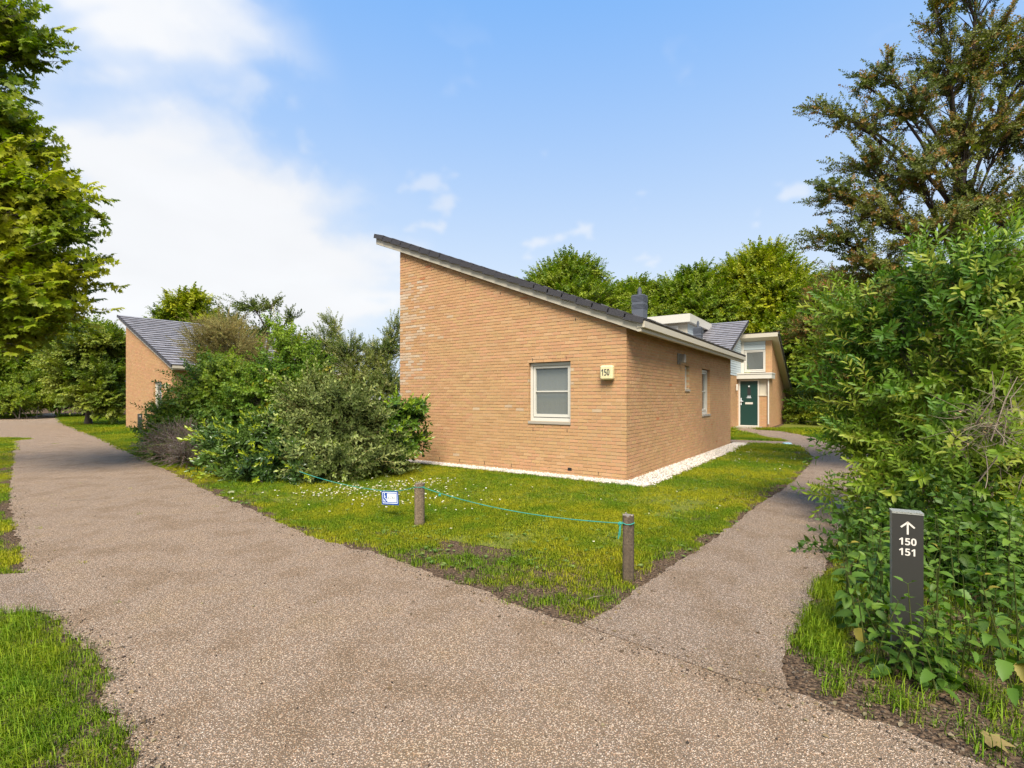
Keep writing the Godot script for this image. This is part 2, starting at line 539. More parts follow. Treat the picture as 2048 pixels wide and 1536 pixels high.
func make_ground() -> void:
	var g := MB.new()
	g.quad(Vector3(-260, 0, 60), Vector3(260, 0, 60), Vector3(260, 0, -320), Vector3(-260, 0, -320))
	put("ground", g, M.soil).set_meta("kind", "structure")
	var right := wiggle(RIGHT_EDGE, 0.05, 1)
	var seam := wiggle(SEAM, 0.008, 2)
	var verge := wiggle(RIGHT_VERGE, 0.04, 3)
	var patch := wiggle(LEFT_PATCH, 0.05, 4)
	var left := wiggle(LEFT_EDGE, 0.05, 5)
	var road := PackedVector2Array()
	for list in [right, seam, verge]:
		for k in list.size() - 1: road.append(list[k])
	road.append(RIGHT_VERGE[-1])
	for k in patch.size(): road.append(patch[k])
	for k in left.size(): road.append(left[k])
	road_poly = road
	sheet("road", road, 0.012, M.road)
	var pe := wiggle(PATH_EDGE, 0.035, 6)
	var path := PackedVector2Array()
	for k in pe.size(): path.append(pe[k])
	for k in range(seam.size() - 2, 0, -1): path.append(seam[k] + Vector2(-0.006, 0.008))
	path_poly = path
	sheet("path", path, 0.016, M.path)
	side_poly = PackedVector2Array()
	for k in SIDE_PATH.size(): side_poly.append(SIDE_PATH[k] + (Vector2(0.12, 0.0) if k in [0, 5] else Vector2.ZERO))
	sheet("side_path", side_poly, 0.016, M.path)
	sheet("garden_path", PackedVector2Array([Vector2(-13.9, -17.1), Vector2(-13.1, -18.0), Vector2(-12.0, -19.5), Vector2(-12.5, -19.9), Vector2(-13.8, -18.3), Vector2(-14.6, -17.8)]), 0.014, M.path)

	sheet("lawn", PackedVector2Array([Vector2(-4.6, -8.4), Vector2(-2.4, -6.2), Vector2(-1.3, -5.6), Vector2(-0.2, -5.0), Vector2(0.5, -4.75), Vector2(1.2, -5.1), Vector2(2.2, -6.3), Vector2(4.8, -9.3), Vector2(7.4, -12.9), Vector2(8.1, -14.6), Vector2(7.9, -15.6), Vector2(7.3, -16.2), Vector2(2.5, -9.2), Vector2(1.95, -8.5), Vector2(-2.8, -11.6)]), 0.004, M.thatch)
	sheet("far_lawn", PackedVector2Array([Vector2(-19.2, -23.2), Vector2(-14.2, -18.2), Vector2(-10.6, -14.6), Vector2(-7.0, -11.2), Vector2(-5.0, -11.5), Vector2(-10.0, -20.0), Vector2(-14.2, -21.0), Vector2(-19.0, -24.6), Vector2(-21.5, -26.0)]), 0.004, M.thatch)
	sheet("entrance_lawn", PackedVector2Array([Vector2(7.2, -18.0), Vector2(9.0, -17.4), Vector2(9.3, -18.8), Vector2(9.8, -21.0), Vector2(10.2, -23.6), Vector2(8.0, -23.6)]), 0.004, M.thatch)
	sheet("field", PackedVector2Array([Vector2(12.0, -23.5), Vector2(12.2, -21.6), Vector2(10.9, -15.6), Vector2(14.0, -14.0), Vector2(30.0, -22.0), Vector2(24.0, -34.0), Vector2(16.9, -30.4), Vector2(13.4, -25.2)]), 0.004, M.thatch)

func edge_distance(p: Vector2, poly: PackedVector2Array) -> float:
	var best := 1e9
	for k in range(0, poly.size(), 4):
		best = minf(best, p.distance_squared_to(poly[k]))
	return sqrt(best)

func house_local(p: Vector2) -> Vector2:
	var r := Vector2(p.x - 2.038, p.y + 8.902)
	return Vector2(r.dot(Vector2(0.8226, 0.5685)), r.dot(Vector2(-0.5685, 0.8226)))

func tuft(blades: int, height: float, spread: float, sd: int, width: float) -> ArrayMesh:
	rng.seed = sd
	var mb := MB.new()
	for k in blades:
		var a := rnd(0, TAU)
		var lean := rnd(0.15, 1.25)
		var hgt := height * rnd(0.55, 1.1)
		var at := Vector3(rnd(-spread, spread), 0, rnd(-spread, spread))
		var out := Vector3(cos(a), 0, sin(a))
		var side := Vector3(-sin(a), 0, cos(a)) * width
		var mid := at + out * hgt * lean * 0.35 + Vector3.UP * hgt * 0.6
		var tip := at + out * hgt * lean + Vector3.UP * hgt * (1.0 - lean * 0.3)
		var col := Color(rnd(0.8, 1.15), rnd(0.88, 1.08), rnd(0.7, 1.1))
		if rng.randf() < 0.08: col = Color(1.9, 1.35, 1.6)
		var k0 := mb.v.size()
		var nn := (Vector3.UP * 0.75 + out * 0.5).normalized()
		for p in [at - side, at + side, mid + side * 0.8, mid - side * 0.8, tip]:
			mb.v.append(p); mb.n.append(nn); mb.c.append(col)
		for e in [0, 1, 2, 0, 2, 3, 3, 2, 4]: mb.i.append(k0 + e)
	return mb.mesh()

func make_grass() -> void:
	var kinds := [tuft(12, 0.042, 0.035, 101, 0.0014), tuft(11, 0.065, 0.03, 102, 0.0016), tuft(14, 0.030, 0.05, 103, 0.0015), tuft(13, 0.11, 0.035, 104, 0.0018), tuft(16, 0.055, 0.10, 105, 0.004)]
	var where := [[], [], [], [], []]
	var tint := [[], [], [], [], []]
	rng.seed = 500
	var f := FastNoiseLite.new()
	f.seed = 51
	f.frequency = 0.55
	f.fractal_octaves = 4
	var fy := FastNoiseLite.new()
	fy.seed = 52
	fy.frequency = 0.5
	fy.fractal_octaves = 3
	var bands := [[1.6, 4.2, 2600.0], [4.2, 7.0, 2300.0], [7.0, 12.0, 900.0], [12.0, 20.0, 200.0], [20.0, 44.0, 40.0]]
	for bd in bands:
		var wide: float = bd[1] * 1.12
		var count := int((bd[1] - bd[0]) * wide * 2.0 * bd[2])
		for k in count:
			var d := rnd(bd[0], bd[1])
			var x := rnd(-wide, wide)
			if absf(x) > d * 1.1: continue
			var p := Vector2(x, -d)
			if Geometry2D.is_point_in_polygon(p, road_poly) or Geometry2D.is_point_in_polygon(p, path_poly) or Geometry2D.is_point_in_polygon(p, side_poly): continue
			var hl := house_local(p)
			if hl.x > -6.0 and hl.x < 0.55 and hl.y < 0.36 and hl.y > -9.6: continue
			if x > 11.0 and d > 24.2 and x < 19.0 and d < 32.0: continue
			var near_edge := 9.0
			if d < 13.0: near_edge = minf(edge_distance(p, road_poly), edge_distance(p, path_poly))
			var dens := 1.0
			var pn := f.get_noise_2d(x * 1.5, d * 1.5)
			var lawn := x > -6.0 and x < 6.0 and d > 3.0 and d < 9.5 and hl.y > 0.3
			if near_edge < 0.5: dens = smoothstep(-0.02, 0.22, near_edge + pn * 0.35)
			if lawn:
				# worn, bare patches in the corner between the two paths
				var worn := smoothstep(1.7, 0.2, p.distance_to(Vector2(0.25, -3.9))) * 0.55 + smoothstep(0.8, 0.2, p.distance_to(Vector2(2.2, -7.0))) * 0.5 + smoothstep(0.6, 0.1, p.distance_to(Vector2(0.3, -5.6))) * 0.5 + smoothstep(1.3, 0.3, p.distance_to(Vector2(-0.7, -4.9))) * 0.3
				dens *= clampf(1.0 - worn - smoothstep(0.16, 0.5, pn) * 0.7 * smoothstep(3.2, 1.0, near_edge), 0.06, 1.0)
			if x > 1.4 and d < 4.6 and x > d * 0.66: dens *= 0.12
			if x < -1.0 and d < 4.3: dens = maxf(dens, 0.42 if pn < 0.2 else 0.15)
			if rng.randf() > dens: continue
			var kind := 0
			var roll := rng.randf()
			if d > 14.0: kind = 4
			elif roll < 0.4: kind = 0
			elif roll < 0.62: kind = 1
			else: kind = 2
			if lawn and fy.get_noise_2d(x * 5.0 + 40.0, d * 5.0) < -0.16 and roll > 0.55: kind = 1
			if x < -1.2 and d < 4.3: kind = [1, 0, 1, 2, 3][rng.randi() % 5]
			if x > 1.3 and d < 4.0: kind = [1, 3, 0][rng.randi() % 3]
			var s := rnd(0.7, 1.25) * (1.0 if d < 12.0 else 1.3)
			if d > 20.0: s *= 1.5
			if x < -1.0 and d < 4.3: s *= 0.8
			where[kind].append(frame(Vector3.UP + Vector3(rnd(-0.15, 0.15), 0, rnd(-0.15, 0.15)), Vector3(cos(roll * 60.0), 0, sin(roll * 60.0)), s, Vector3(x, 0.0, -d)))
			var clump := fy.get_noise_2d(x * 5.0 + 40.0, d * 5.0)
			var yl := clampf(0.5 + fy.get_noise_2d(x, d) * 1.2 + clump * 0.6 + rnd(-0.25, 0.25), 0.0, 1.0)
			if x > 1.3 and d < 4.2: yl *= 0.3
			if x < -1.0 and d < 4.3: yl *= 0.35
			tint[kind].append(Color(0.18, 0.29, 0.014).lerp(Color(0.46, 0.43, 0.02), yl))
	for k in 5:
		var o := scatter("grass", kinds[k], M.grass, where[k], tint[k])
		tag(o, ["short mown lawn grass on the verges", "medium long lawn grass on the verges", "low spreading lawn grass between the paths", "long unmown grass at the path edges", "distant lawn grass round the houses"][k], "grass")
	# daisies in the lawn by the shrubs
	rng.seed = 610
	var fl := MB.new()
	for k in 8:
		var a := TAU * k / 8.0
		fl.leaf(Vector3(0, 0.05, 0), Vector3(cos(a), 0.18, sin(a)).normalized(), Vector3.UP, 0.013, 0.008, 0, Color(0.8, 0.8, 0.78))
	fl.tube([Vector3(0, 0.046, 0), Vector3(0, 0.055, 0)], [0.005, 0.004], 6, Color(0.7, 0.5, 0.03), true)
	fl.tube([Vector3.ZERO, Vector3(0, 0.05, 0)], [0.001, 0.001], 3, Color(0.1, 0.18, 0.03))
	var dp := []
	var dt := []
	for k in 420:
		var p := Vector2(-1.9, -7.7) + Vector2(rng.randfn() * 0.9, rng.randfn() * 0.55)
		if k > 200: p = Vector2(-3.2, -7.6).lerp(Vector2(-1.1, -8.9), rng.randf()) + Vector2(rng.randfn(), rng.randfn()) * 0.16
		if k > 330: p = Vector2(rnd(5.0, 8.0), rnd(-14.5, -10.0))
		if k > 402: p = Vector2(rnd(-1.5, 3.0), rnd(-8.0, -5.0))
		if Geometry2D.is_point_in_polygon(p, path_poly) or Geometry2D.is_point_in_polygon(p, road_poly): continue
		dp.append(frame(Vector3.UP + Vector3(rnd(-0.3, 0.3), 0, rnd(-0.1, 0.5)), Vector3(1, 0, rnd(-1, 1)), rnd(0.8, 1.3), Vector3(p.x, 0.0, p.y)))
		dt.append(Color.WHITE)
	tag(scatter("daisies", fl.mesh(), M.petal, dp, dt), "white daisies scattered in the lawn before the shrubs", "daisies")
	# crumbs of soil, bark and small stones on the bare ground and along the edges of the paths
	var crumb := MB.new()
	crumb.rounded(Vector3(1.0, 0.6, 0.8), 0.28)
	var cp := []
	var ct := []
	for k in 42000:
		var d := 1.8 + 6.2 * pow(rng.randf(), 1.4)
		var x := rnd(-1.05, 1.05) * d
		var p := Vector2(x, -d)
		var e := minf(edge_distance(p, road_poly), edge_distance(p, path_poly))
		var inside := Geometry2D.is_point_in_polygon(p, road_poly) or Geometry2D.is_point_in_polygon(p, path_poly)
		if inside and rng.randf() > maxf(pow(smoothstep(0.26, 0.0, e), 1.5), 0.02): continue
		if not inside and e > 0.8 and rng.randf() < 0.7: continue
		var s := rnd(0.004, 0.013) if rng.randf() < 0.95 else rnd(0.012, 0.02)
		cp.append(frame(rdir(), rdir(), s, Vector3(x, 0.014 if inside else 0.003, -d)))
		ct.append([Color(0.06, 0.045, 0.032), Color(0.12, 0.085, 0.055), Color(0.2, 0.15, 0.1), Color(0.3, 0.25, 0.19), Color(0.09, 0.06, 0.04)][rng.randi() % 5])
	tag(scatter("soil_crumbs", crumb.mesh(), M.gravel, cp, ct), "crumbs of soil and bark along the path edges", "soil")

	# clover and plantain rosettes in the lawn
	var ro := MB.new()
	for k in 9:
		var a := 2.4 * k
		ro.leaf(Vector3(0, 0.006, 0), Vector3(cos(a), 0.35 + 0.06 * k, sin(a)).normalized(), Vector3.UP, 0.045 - 0.002 * k, 0.02, 0, Color(1, 1, 1) * (0.85 + 0.04 * k), 0.3)
	var wp := []
	var wt := []
	for k in 3600:
		var d := rnd(4.3, 11.0)
		var x := rnd(-0.6, 0.62) * d
		var p := Vector2(x, -d)
		if Geometry2D.is_point_in_polygon(p, path_poly) or Geometry2D.is_point_in_polygon(p, road_poly): continue
		var hl := house_local(p)
		if hl.x > -6.2 and hl.x < 0.55 and hl.y < 0.36: continue
		if fy.get_noise_2d(x * 3.0 - 20.0, d * 3.0) < 0.08 and rng.randf() < 0.85: continue
		wp.append(frame(Vector3.UP + Vector3(rnd(-0.2, 0.2), 0, rnd(-0.2, 0.2)), Vector3(cos(k), 0, sin(k)), rnd(0.45, 0.95), Vector3(x, 0.010, -d)))
		wt.append(Color(0.10, 0.20, 0.03).lerp(Color(0.24, 0.30, 0.08), rng.randf()))
	tag(scatter("lawn_weeds", ro.mesh(), M.grass, wp, wt), "flat rosettes of clover and plantain in the lawn", "weeds")
	# last year's leaves blown to the edges
	var dl := MB.new()
	dl.leaf(Vector3.ZERO, Vector3(0.97, 0.2, 0).normalized(), Vector3(0.1, 1, 0.25), 1.0, 0.6, 1, Color.WHITE, 0.45)
	var lp := []
	var lt := []
	for k in 9000:
		var d := 1.9 + 9.0 * pow(rng.randf(), 1.3)
		var x := rnd(-1.05, 1.05) * d
		var p := Vector2(x, -d)
		var e := minf(edge_distance(p, road_poly), edge_distance(p, path_poly))
		var inside := Geometry2D.is_point_in_polygon(p, road_poly) or Geometry2D.is_point_in_polygon(p, path_poly)
		var keep := 0.5 * smoothstep(0.3, 0.0, e) + (0.25 if not inside and x > d * 0.62 and d < 5.0 else 0.0) + (0.006 if inside else 0.0)
		if rng.randf() > keep: continue
		lp.append(frame(Vector3(rnd(-0.2, 0.2), 1, rnd(-0.2, 0.2)), Vector3(cos(k), 0, sin(k)), rnd(0.012, 0.04), Vector3(x, 0.018 if inside else 0.012, -d)))
		lt.append([Color(0.20, 0.13, 0.07), Color(0.30, 0.21, 0.11), Color(0.13, 0.085, 0.05), Color(0.36, 0.28, 0.16)][rng.randi() % 4])
	tag(scatter("leaf_litter", dl.mesh(), M.leaf, lp, lt), "small brown dead leaves along the path edges", "leaves")

func make_gravel() -> void:
	# white chippings in a strip round the foot of the near house
	var strip := func(pts): return PackedVector2Array(pts.map(func(q): return Vector2(2.038 + q.x * 0.8226 - q.y * 0.5685, -8.902 + q.x * 0.5685 + q.y * 0.8226)))
	sheet("gravel_bed", strip.call([Vector2(-6.2, 0.0), Vector2(-6.2, 0.36), Vector2(-3.0, 0.33), Vector2(0.25, 0.42), Vector2(0.42, 0.1), Vector2(0.44, -5.0), Vector2(0.46, -9.3), Vector2(0.0, -9.3), Vector2(0.0, 0.0)]), 0.008, M.gravel_bed)
	var st := MB.new()
	st.rounded(Vector3(1.0, 0.62, 0.8), 0.26)
	var places := []
	var tints := []
	rng.seed = 640
	for k in 16000:
		var q := Vector2(rnd(-6.2, 0.45), rnd(0.01, 0.38)) if rng.randf() < 0.45 else Vector2(rnd(0.01, 0.6), rnd(-9.3, 0.3))
		var edge := (q.y if q.x < 0.0 else q.x) + patch_noise.get_noise_2d(q.x * 9.0, q.y * 9.0) * 0.14
		if edge > (0.36 if q.x < 0.0 else 0.50): continue
		var p := Vector3(2.038 + q.x * 0.8226 - q.y * 0.5685, rnd(0.006, 0.02), -8.902 + q.x * 0.5685 + q.y * 0.8226)
		places.append(frame(rdir(), rdir(), rnd(0.016, 0.034), p))
		var w := rnd(0.55, 1.35)
		tints.append(Color(w, w * rnd(0.93, 1.0), w * rnd(0.85, 1.0)))
	tag(scatter("gravel", st.mesh(), M.gravel, places, tints), "white stone chippings along the foot of the brick wall", "gravel")


# ---------- houses ----------
# A wall of bricks in the plane z = 0 (facing +z), x from x0 to x1. top.call(x) gives its upper edge. openings: Rect2 list. t places the plane in the house.
func brick_wall(x0: float, x1: float, height: float, top: Callable, openings: Array, t: Transform3D, o: Dictionary) -> Array:
	var bricks := MB.new()
	var back := MB.new()
	var single := []
	var rows := int(ceil(height / COURSE))
	for r in rows:
		var y0 := r * COURSE
		var y1 := y0 + COURSE - 0.0115
		var cuts := []
		for op in openings:
			if op.position.y < y1 - 0.01 and op.end.y > y0 + 0.01: cuts.append([op.position.x, op.end.x])
		# mortar behind the course
		var segs := [[x0, x1]]
		for c in cuts:
			var next := []
			for s in segs:
				if c[0] > s[0]: next.append([s[0], minf(s[1], c[0])])
				if c[1] < s[1]: next.append([maxf(s[0], c[1]), s[1]])
			segs = next
		for s in segs:
			if s[1] - s[0] < 0.01: continue
			var ya: float = minf(y0 + COURSE, top.call(s[0]))
			var yb: float = minf(y0 + COURSE, top.call(s[1]))
			if ya > y0 or yb > y0:
				var xa: float = s[0]
				var xb: float = s[1]
				# a sloping top cuts the course where it falls below it
				if ya <= y0 or yb <= y0:
					var sl: float = (top.call(s[1]) - top.call(s[0])) / (s[1] - s[0])
					var xc: float = s[0] + (y0 - top.call(s[0])) / sl
					if ya <= y0: xa = xc
					else: xb = xc
				var tops := []
				var steps := 24
				for q in steps + 1: tops.append(minf(y0 + COURSE, top.call(lerpf(xa, xb, float(q) / steps))))
				for q in steps:
					var qa := lerpf(xa, xb, float(q) / steps)
					var qb := lerpf(xa, xb, float(q + 1) / steps)
					back.quad(t * Vector3(qa, y0, -0.008), t * Vector3(qb, y0, -0.008), t * Vector3(qb, maxf(tops[q + 1], y0), -0.008), t * Vector3(qa, maxf(tops[q], y0), -0.008))
				for c in cuts:
					if absf(s[1] - c[0]) < 0.001: back.quad(t * Vector3(s[1] - 0.006, y0, -0.008), t * Vector3(s[1] - 0.006, y0, -0.13), t * Vector3(s[1] - 0.006, y0 + COURSE, -0.13), t * Vector3(s[1] - 0.006, y0 + COURSE, -0.008))
					if absf(s[0] - c[1]) < 0.001: back.quad(t * Vector3(s[0] + 0.006, y0, -0.13), t * Vector3(s[0] + 0.006, y0, -0.008), t * Vector3(s[0] + 0.006, y0 + COURSE, -0.008), t * Vector3(s[0] + 0.006, y0 + COURSE, -0.13))
		# the bricks of the course
		var x: float = x1 - (BRICK_L / 2.0 if r % 2 else BRICK_L)
		if o.get("from_left", false): x = x0 + ceilf((x1 - x0) / BRICK_L) * BRICK_L - (BRICK_L / 2.0 if r % 2 == 0 else 0.0)
		while x > x0 - BRICK_L:
			for s in segs:
				var a := maxf(x, s[0])
				var b := minf(minf(x + BRICK_L - 0.0105, s[1]), x1)
				if b - a < 0.02: continue
				var ta: float = minf(y1, top.call(a))
				var tb: float = minf(y1, top.call(b))
				if ta < y0 + 0.006 and tb < y0 + 0.006: continue
				ta = maxf(ta, y0 + 0.002)
				tb = maxf(tb, y0 + 0.002)
				var col := brick_color(t * Vector3(a, y0, 0), a, y0, o)
				var deep := 0.03
				for c in cuts:
					if absf(b - c[0]) < 0.012 or absf(a - c[1]) < 0.012: deep = 0.13
				var z := rng.randfn() * 0.0012
				var whole := b - a > BRICK_L - 0.02 and ta >= y1 and tb >= y1 and deep < 0.1
				if whole and single.size() < o.get("singles", 0) and a > o.get("near", -99.0) and b < o.get("far", 99.0):
					single.append([t * Transform3D(Basis(), Vector3(a, y0, z)), col])
				else:
					var f := [Vector3(a, y0, z), Vector3(b, y0, z), Vector3(b, tb, z), Vector3(a, ta, z)]
					var k := [Vector3(a, y0, -deep), Vector3(b, y0, -deep), Vector3(b, tb, -deep), Vector3(a, ta, -deep)]
					for q in 4:
						f[q] = t * f[q]
						k[q] = t * k[q]
					bricks.quad(f[0], f[1], f[2], f[3], col)
					for q in 4: bricks.quad(f[q], k[q], k[(q + 1) % 4], f[(q + 1) % 4], col)
			x -= BRICK_L
	return [bricks, back, single]

func brick_color(at: Vector3, a: float, y: float, o: Dictionary) -> Color:
	var roll := rng.randf()
	var col := Color(0.506, 0.289, 0.144)
	if roll < 0.22: col = Color(0.517, 0.279, 0.150)
	elif roll < 0.40: col = Color(0.506, 0.308, 0.150)
	elif roll < 0.52: col = Color(0.476, 0.267, 0.133)
	elif roll < 0.60: col = Color(0.527, 0.316, 0.168)
	elif roll < 0.602: col = Color(0.454, 0.193, 0.092)
	var p := patch_noise.get_noise_3d(at.x * 0.6, at.y * 0.9, at.z * 0.6)
	col = col.lerp(Color(0.454, 0.284, 0.129), clampf(p * 0.9, 0.0, 0.3))
	# lime bloom on the bricks near the high corner
	if o.get("bloom", false):
		var edge := smoothstep(-4.75, -5.7, a) * smoothstep(1.2, 2.0, y) * smoothstep(4.7, 4.0, y)
		var sp := rng.randf()
		if sp < edge * 0.62: col = col.lerp(Color(0.548, 0.441, 0.326), rnd(0.25, 0.9))
		elif rng.randf() < 0.006: col = col.lerp(Color(0.538, 0.429, 0.304), 0.6)
	var l := rnd(0.93, 1.06)
	return Color(col.r * l, col.g * l, col.b * l)

func wall_part(called: String, house: Node3D, made: Array, shared: Dictionary) -> void:
	var w := put(called, made[1], M.mortar, house)
	if made[2].size():
		for s in made[2]:
			var key := int(s[1].g * 60.0) * 100 + int(s[1].r * 40.0)
			if not shared.has(key):
				var mb := MB.new()
				mb.box(Vector3(0, 0, -0.03), Vector3(BRICK_L - 0.0105, COURSE - 0.0115, 0), s[1])
				shared[key] = mb.mesh()
			var b := MeshInstance3D.new()
			b.mesh = shared[key]
			b.material_override = M.brick
			b.name = "brick"
			b.transform = s[0]
			w.add_child(b, true)
	put("brickwork", made[0], M.brick, w, "stuff")

# frame, sash, pane and blind in an opening of the plane z = 0
func window(house: Node3D, r: Rect2, t: Transform3D, bar: bool, sill := true, set_back := 0.075) -> void:
	var n := Node3D.new()
	n.name = "window"
	house.add_child(n, true)
	n.transform = t * Transform3D(Basis(), Vector3(r.position.x, r.position.y, 0))
	var w := r.size.x
	var h := r.size.y
	var z := -set_back
	var f := MB.new()
	var fw := minf(0.055, w * 0.16)
	f.box(Vector3(0, 0, z - 0.06), Vector3(fw, h, z))
	f.box(Vector3(w - fw, 0, z - 0.06), Vector3(w, h, z))
	f.box(Vector3(fw, 0, z - 0.06), Vector3(w - fw, fw * 1.2, z))
	f.box(Vector3(fw, h - fw, z - 0.06), Vector3(w - fw, h, z))
	put("frame", f, M.white, n)
	var s := MB.new()
	var a := fw + 0.008
	var sw := fw * 0.8
	s.box(Vector3(a, a + 0.02, z - 0.07), Vector3(a + sw, h - a, z - 0.018))
	s.box(Vector3(w - a - sw, a + 0.02, z - 0.07), Vector3(w - a, h - a, z - 0.018))
	s.box(Vector3(a + sw, a + 0.02, z - 0.07), Vector3(w - a - sw, a + 0.02 + sw * 1.3, z - 0.018))
	s.box(Vector3(a + sw, h - a - sw, z - 0.07), Vector3(w - a - sw, h - a, z - 0.018))
	put("sash", s, M.white, n)
	if bar:
		var b := MB.new()
		b.box(Vector3(a + sw, h * 0.5, z - 0.06), Vector3(w - a - sw, h * 0.5 + 0.024, z - 0.024))
		put("glazing_bar", b, M.white, n)
	var p := MB.new()
	p.quad(Vector3(a + sw * 0.5, a, z - 0.05), Vector3(w - a - sw * 0.5, a, z - 0.05), Vector3(w - a - sw * 0.5, h - a, z - 0.05), Vector3(a + sw * 0.5, h - a, z - 0.05))
	put("pane", p, M.glass, n)
	var bl := MB.new()
	var cols := 26
	for k in cols:
		var xa := lerpf(0.01, w - 0.01, float(k) / cols)
		var xb := lerpf(0.01, w - 0.01, float(k + 1) / cols)
		var za := z - 0.13 + sin(k * 1.9) * 0.0015
		var zb := z - 0.13 + sin((k + 1) * 1.9) * 0.0015
		bl.quad(Vector3(xa, 0, za), Vector3(xb, 0, zb), Vector3(xb, h * 0.955, zb), Vector3(xa, h * 0.955, za))
	put("blind", bl, M.blind, n)
	if sill:
		var sl := MB.new()
		sl.box(Vector3(-0.004, -0.052, -0.12), Vector3(w + 0.004, -0.003, 0.022))
		put("sill", sl, M.stone_sill, n)

func tile_color() -> Color:
	var g := rnd(0.22, 0.31)
	return Color(g * 1.04, g * 0.97, g * 1.0)

# One roof plane of tiles. e: origin at the eave corner; local x runs along the eave, y up the slope, z out of the roof.
func tile_field(part: Node3D, e: Transform3D, width: float, length: float, verge_singles: bool) -> void:
	var gauge := 0.335
	var rows := int(round(length / gauge))
	gauge = length / rows
	var wide := 0.30
	var cols := int(round(width / wide))
	wide = width / cols
	var mb := MB.new()
	var proto := MB.new()
	proto.box(Vector3(0, -0.03, 0.0), Vector3(wide - 0.004, gauge, 0.028), Color(0.095, 0.085, 0.09), Transform3D(Basis(Vector3.RIGHT, -0.09), Vector3(0, 0, 0.030)))
	proto.box(Vector3(-0.022, -0.03, -0.072), Vector3(0.0, gauge - 0.002, 0.03), Color(0.05, 0.045, 0.05), Transform3D(Basis(Vector3.RIGHT, -0.09), Vector3(0, 0, 0.032)))
	var pm := proto.mesh()
	for r in rows:
		for c in cols:
			if c == 0 and verge_singles:
				var o := MeshInstance3D.new()
				o.name = "roof_tile"
				o.mesh = pm
				o.material_override = M.tile
				part.add_child(o, true)
				o.transform = e * Transform3D(Basis(), Vector3(0, r * gauge, 0))
				continue
			var tt := e * Transform3D(Basis(Vector3.RIGHT, -0.125), Vector3(c * wide, r * gauge, 0.045 + rng.randfn() * 0.0015))
			var col := tile_color()
			var lo := -0.03
			var hi := gauge
			var th := 0.028
			mb.quad(tt * Vector3(0, lo, th), tt * Vector3(wide - 0.004, lo, th), tt * Vector3(wide - 0.004, hi, th), tt * Vector3(0, hi, th), col)
			mb.quad(tt * Vector3(0, lo, th - 0.018), tt * Vector3(wide - 0.004, lo, th - 0.018), tt * Vector3(wide - 0.004, lo, th), tt * Vector3(0, lo, th), col)
			mb.quad(tt * Vector3(0, lo + 0.06, th - 0.018), tt * Vector3(wide - 0.004, lo + 0.06, th - 0.018), tt * Vector3(wide - 0.004, lo, th - 0.018), tt * Vector3(0, lo, th - 0.018), col)
			mb.quad(tt * Vector3(0, lo + 0.06, -0.05), tt * Vector3(wide - 0.004, lo + 0.06, -0.05), tt * Vector3(wide - 0.004, lo + 0.06, th - 0.018), tt * Vector3(0, lo + 0.06, th - 0.018), col)
			if c == 0 or c == cols - 1:
				var xx := -0.005 if c == 0 else wide
				mb.box(Vector3(xx - 0.012, lo, -0.10), Vector3(xx + 0.012, hi, th + 0.002), Color(0.05, 0.045, 0.05), tt)
	put("roof_tiles", mb, M.tile, part, "stuff")

# the sloping roof over a gable in z = 0: eave at x = eave, high edge at x = high, from z0 (front) back to z1
func mono_roof(house: Node3D, t: Transform3D, eave: float, high: float, z0: float, z1: float, y_at_0: float, slope: float, singles: bool, soffit: Material = null) -> void:
	var roof := Node3D.new()
	roof.name = "roof"
	house.add_child(roof, true)
	roof.transform = t
	var al := atan(slope)
	var under := func(x): return y_at_0 - slope * x
	var deck := MB.new()
	var a := Vector3(eave - 0.02, under.call(eave - 0.02) + 0.02, z0 - 0.03)
	var b := Vector3(high + 0.02, under.call(high + 0.02) + 0.02, z0 - 0.03)
	var dz := Vector3(0, 0, z1 - z0 + 0.06)
	var up := Vector3(0, 0.17, 0)
	deck.quad(b, a, a + up, b + up); deck.quad(a + dz, b + dz, b + dz + up, a + dz + up)
	deck.quad(b, b + dz, a + dz, a); deck.quad(b + up, a + up, a + dz + up, b + dz + up)
	deck.quad(a, a + dz, a + dz + up, a + up); deck.quad(b + dz, b, b + up, b + dz + up)
	put("deck", deck, soffit if soffit else M.dark_soffit, roof)
	for side in 2:
		var zz: float = z0 if side == 0 else z1 + 0.03
		var vb := MB.new()
		for strip in [[0.0, 0.118, 0.0], [0.124, 0.19, 0.014]]:
			var p := [Vector3(high, under.call(high) + strip[0], zz + strip[2]), Vector3(eave, under.call(eave) + strip[0], zz + strip[2]), Vector3(eave, under.call(eave) + strip[1], zz + strip[2]), Vector3(high, under.call(high) + strip[1], zz + strip[2])]
			var q := []
			for w in p: q.append(Vector3(w.x, w.y, zz - 0.028))
			vb.quad(p[0], p[1], p[2], p[3])
			vb.quad(q[1], q[0], q[3], q[2])
			for k in 4: vb.quad(p[k], q[k], q[(k + 1) % 4], p[(k + 1) % 4])
		put("verge_board", vb, M.cream, roof)
	var hb := MB.new()
	hb.box(Vector3(high - 0.03, under.call(high) + 0.0, z1), Vector3(high, under.call(high) + 0.2, z0))
	put("top_board", hb, M.cream, roof)
	# the boxed gutter along the eave, in two steps
	var gt := MB.new()
	var ye: float = under.call(eave)
	gt.box(Vector3(eave - 0.02, ye - 0.0, z1 - 0.06), Vector3(eave + 0.05, ye + 0.062, z0 + 0.004))
	gt.box(Vector3(eave - 0.02, ye + 0.064, z1 - 0.08), Vector3(eave + 0.115, ye + 0.175, z0 + 0.02))
	put("gutter", gt, M.cream, roof)
	var e := Transform3D(Basis(Vector3(0, 0, -1), Vector3(-cos(al), sin(al), 0), Vector3(sin(al), cos(al), 0)), Vector3(eave + 0.07, under.call(eave + 0.07) + 0.20, z0 + 0.05))
	tile_field(roof, e, z0 - z1 + 0.08, (eave + 0.07 - high + 0.03) / cos(al), singles)

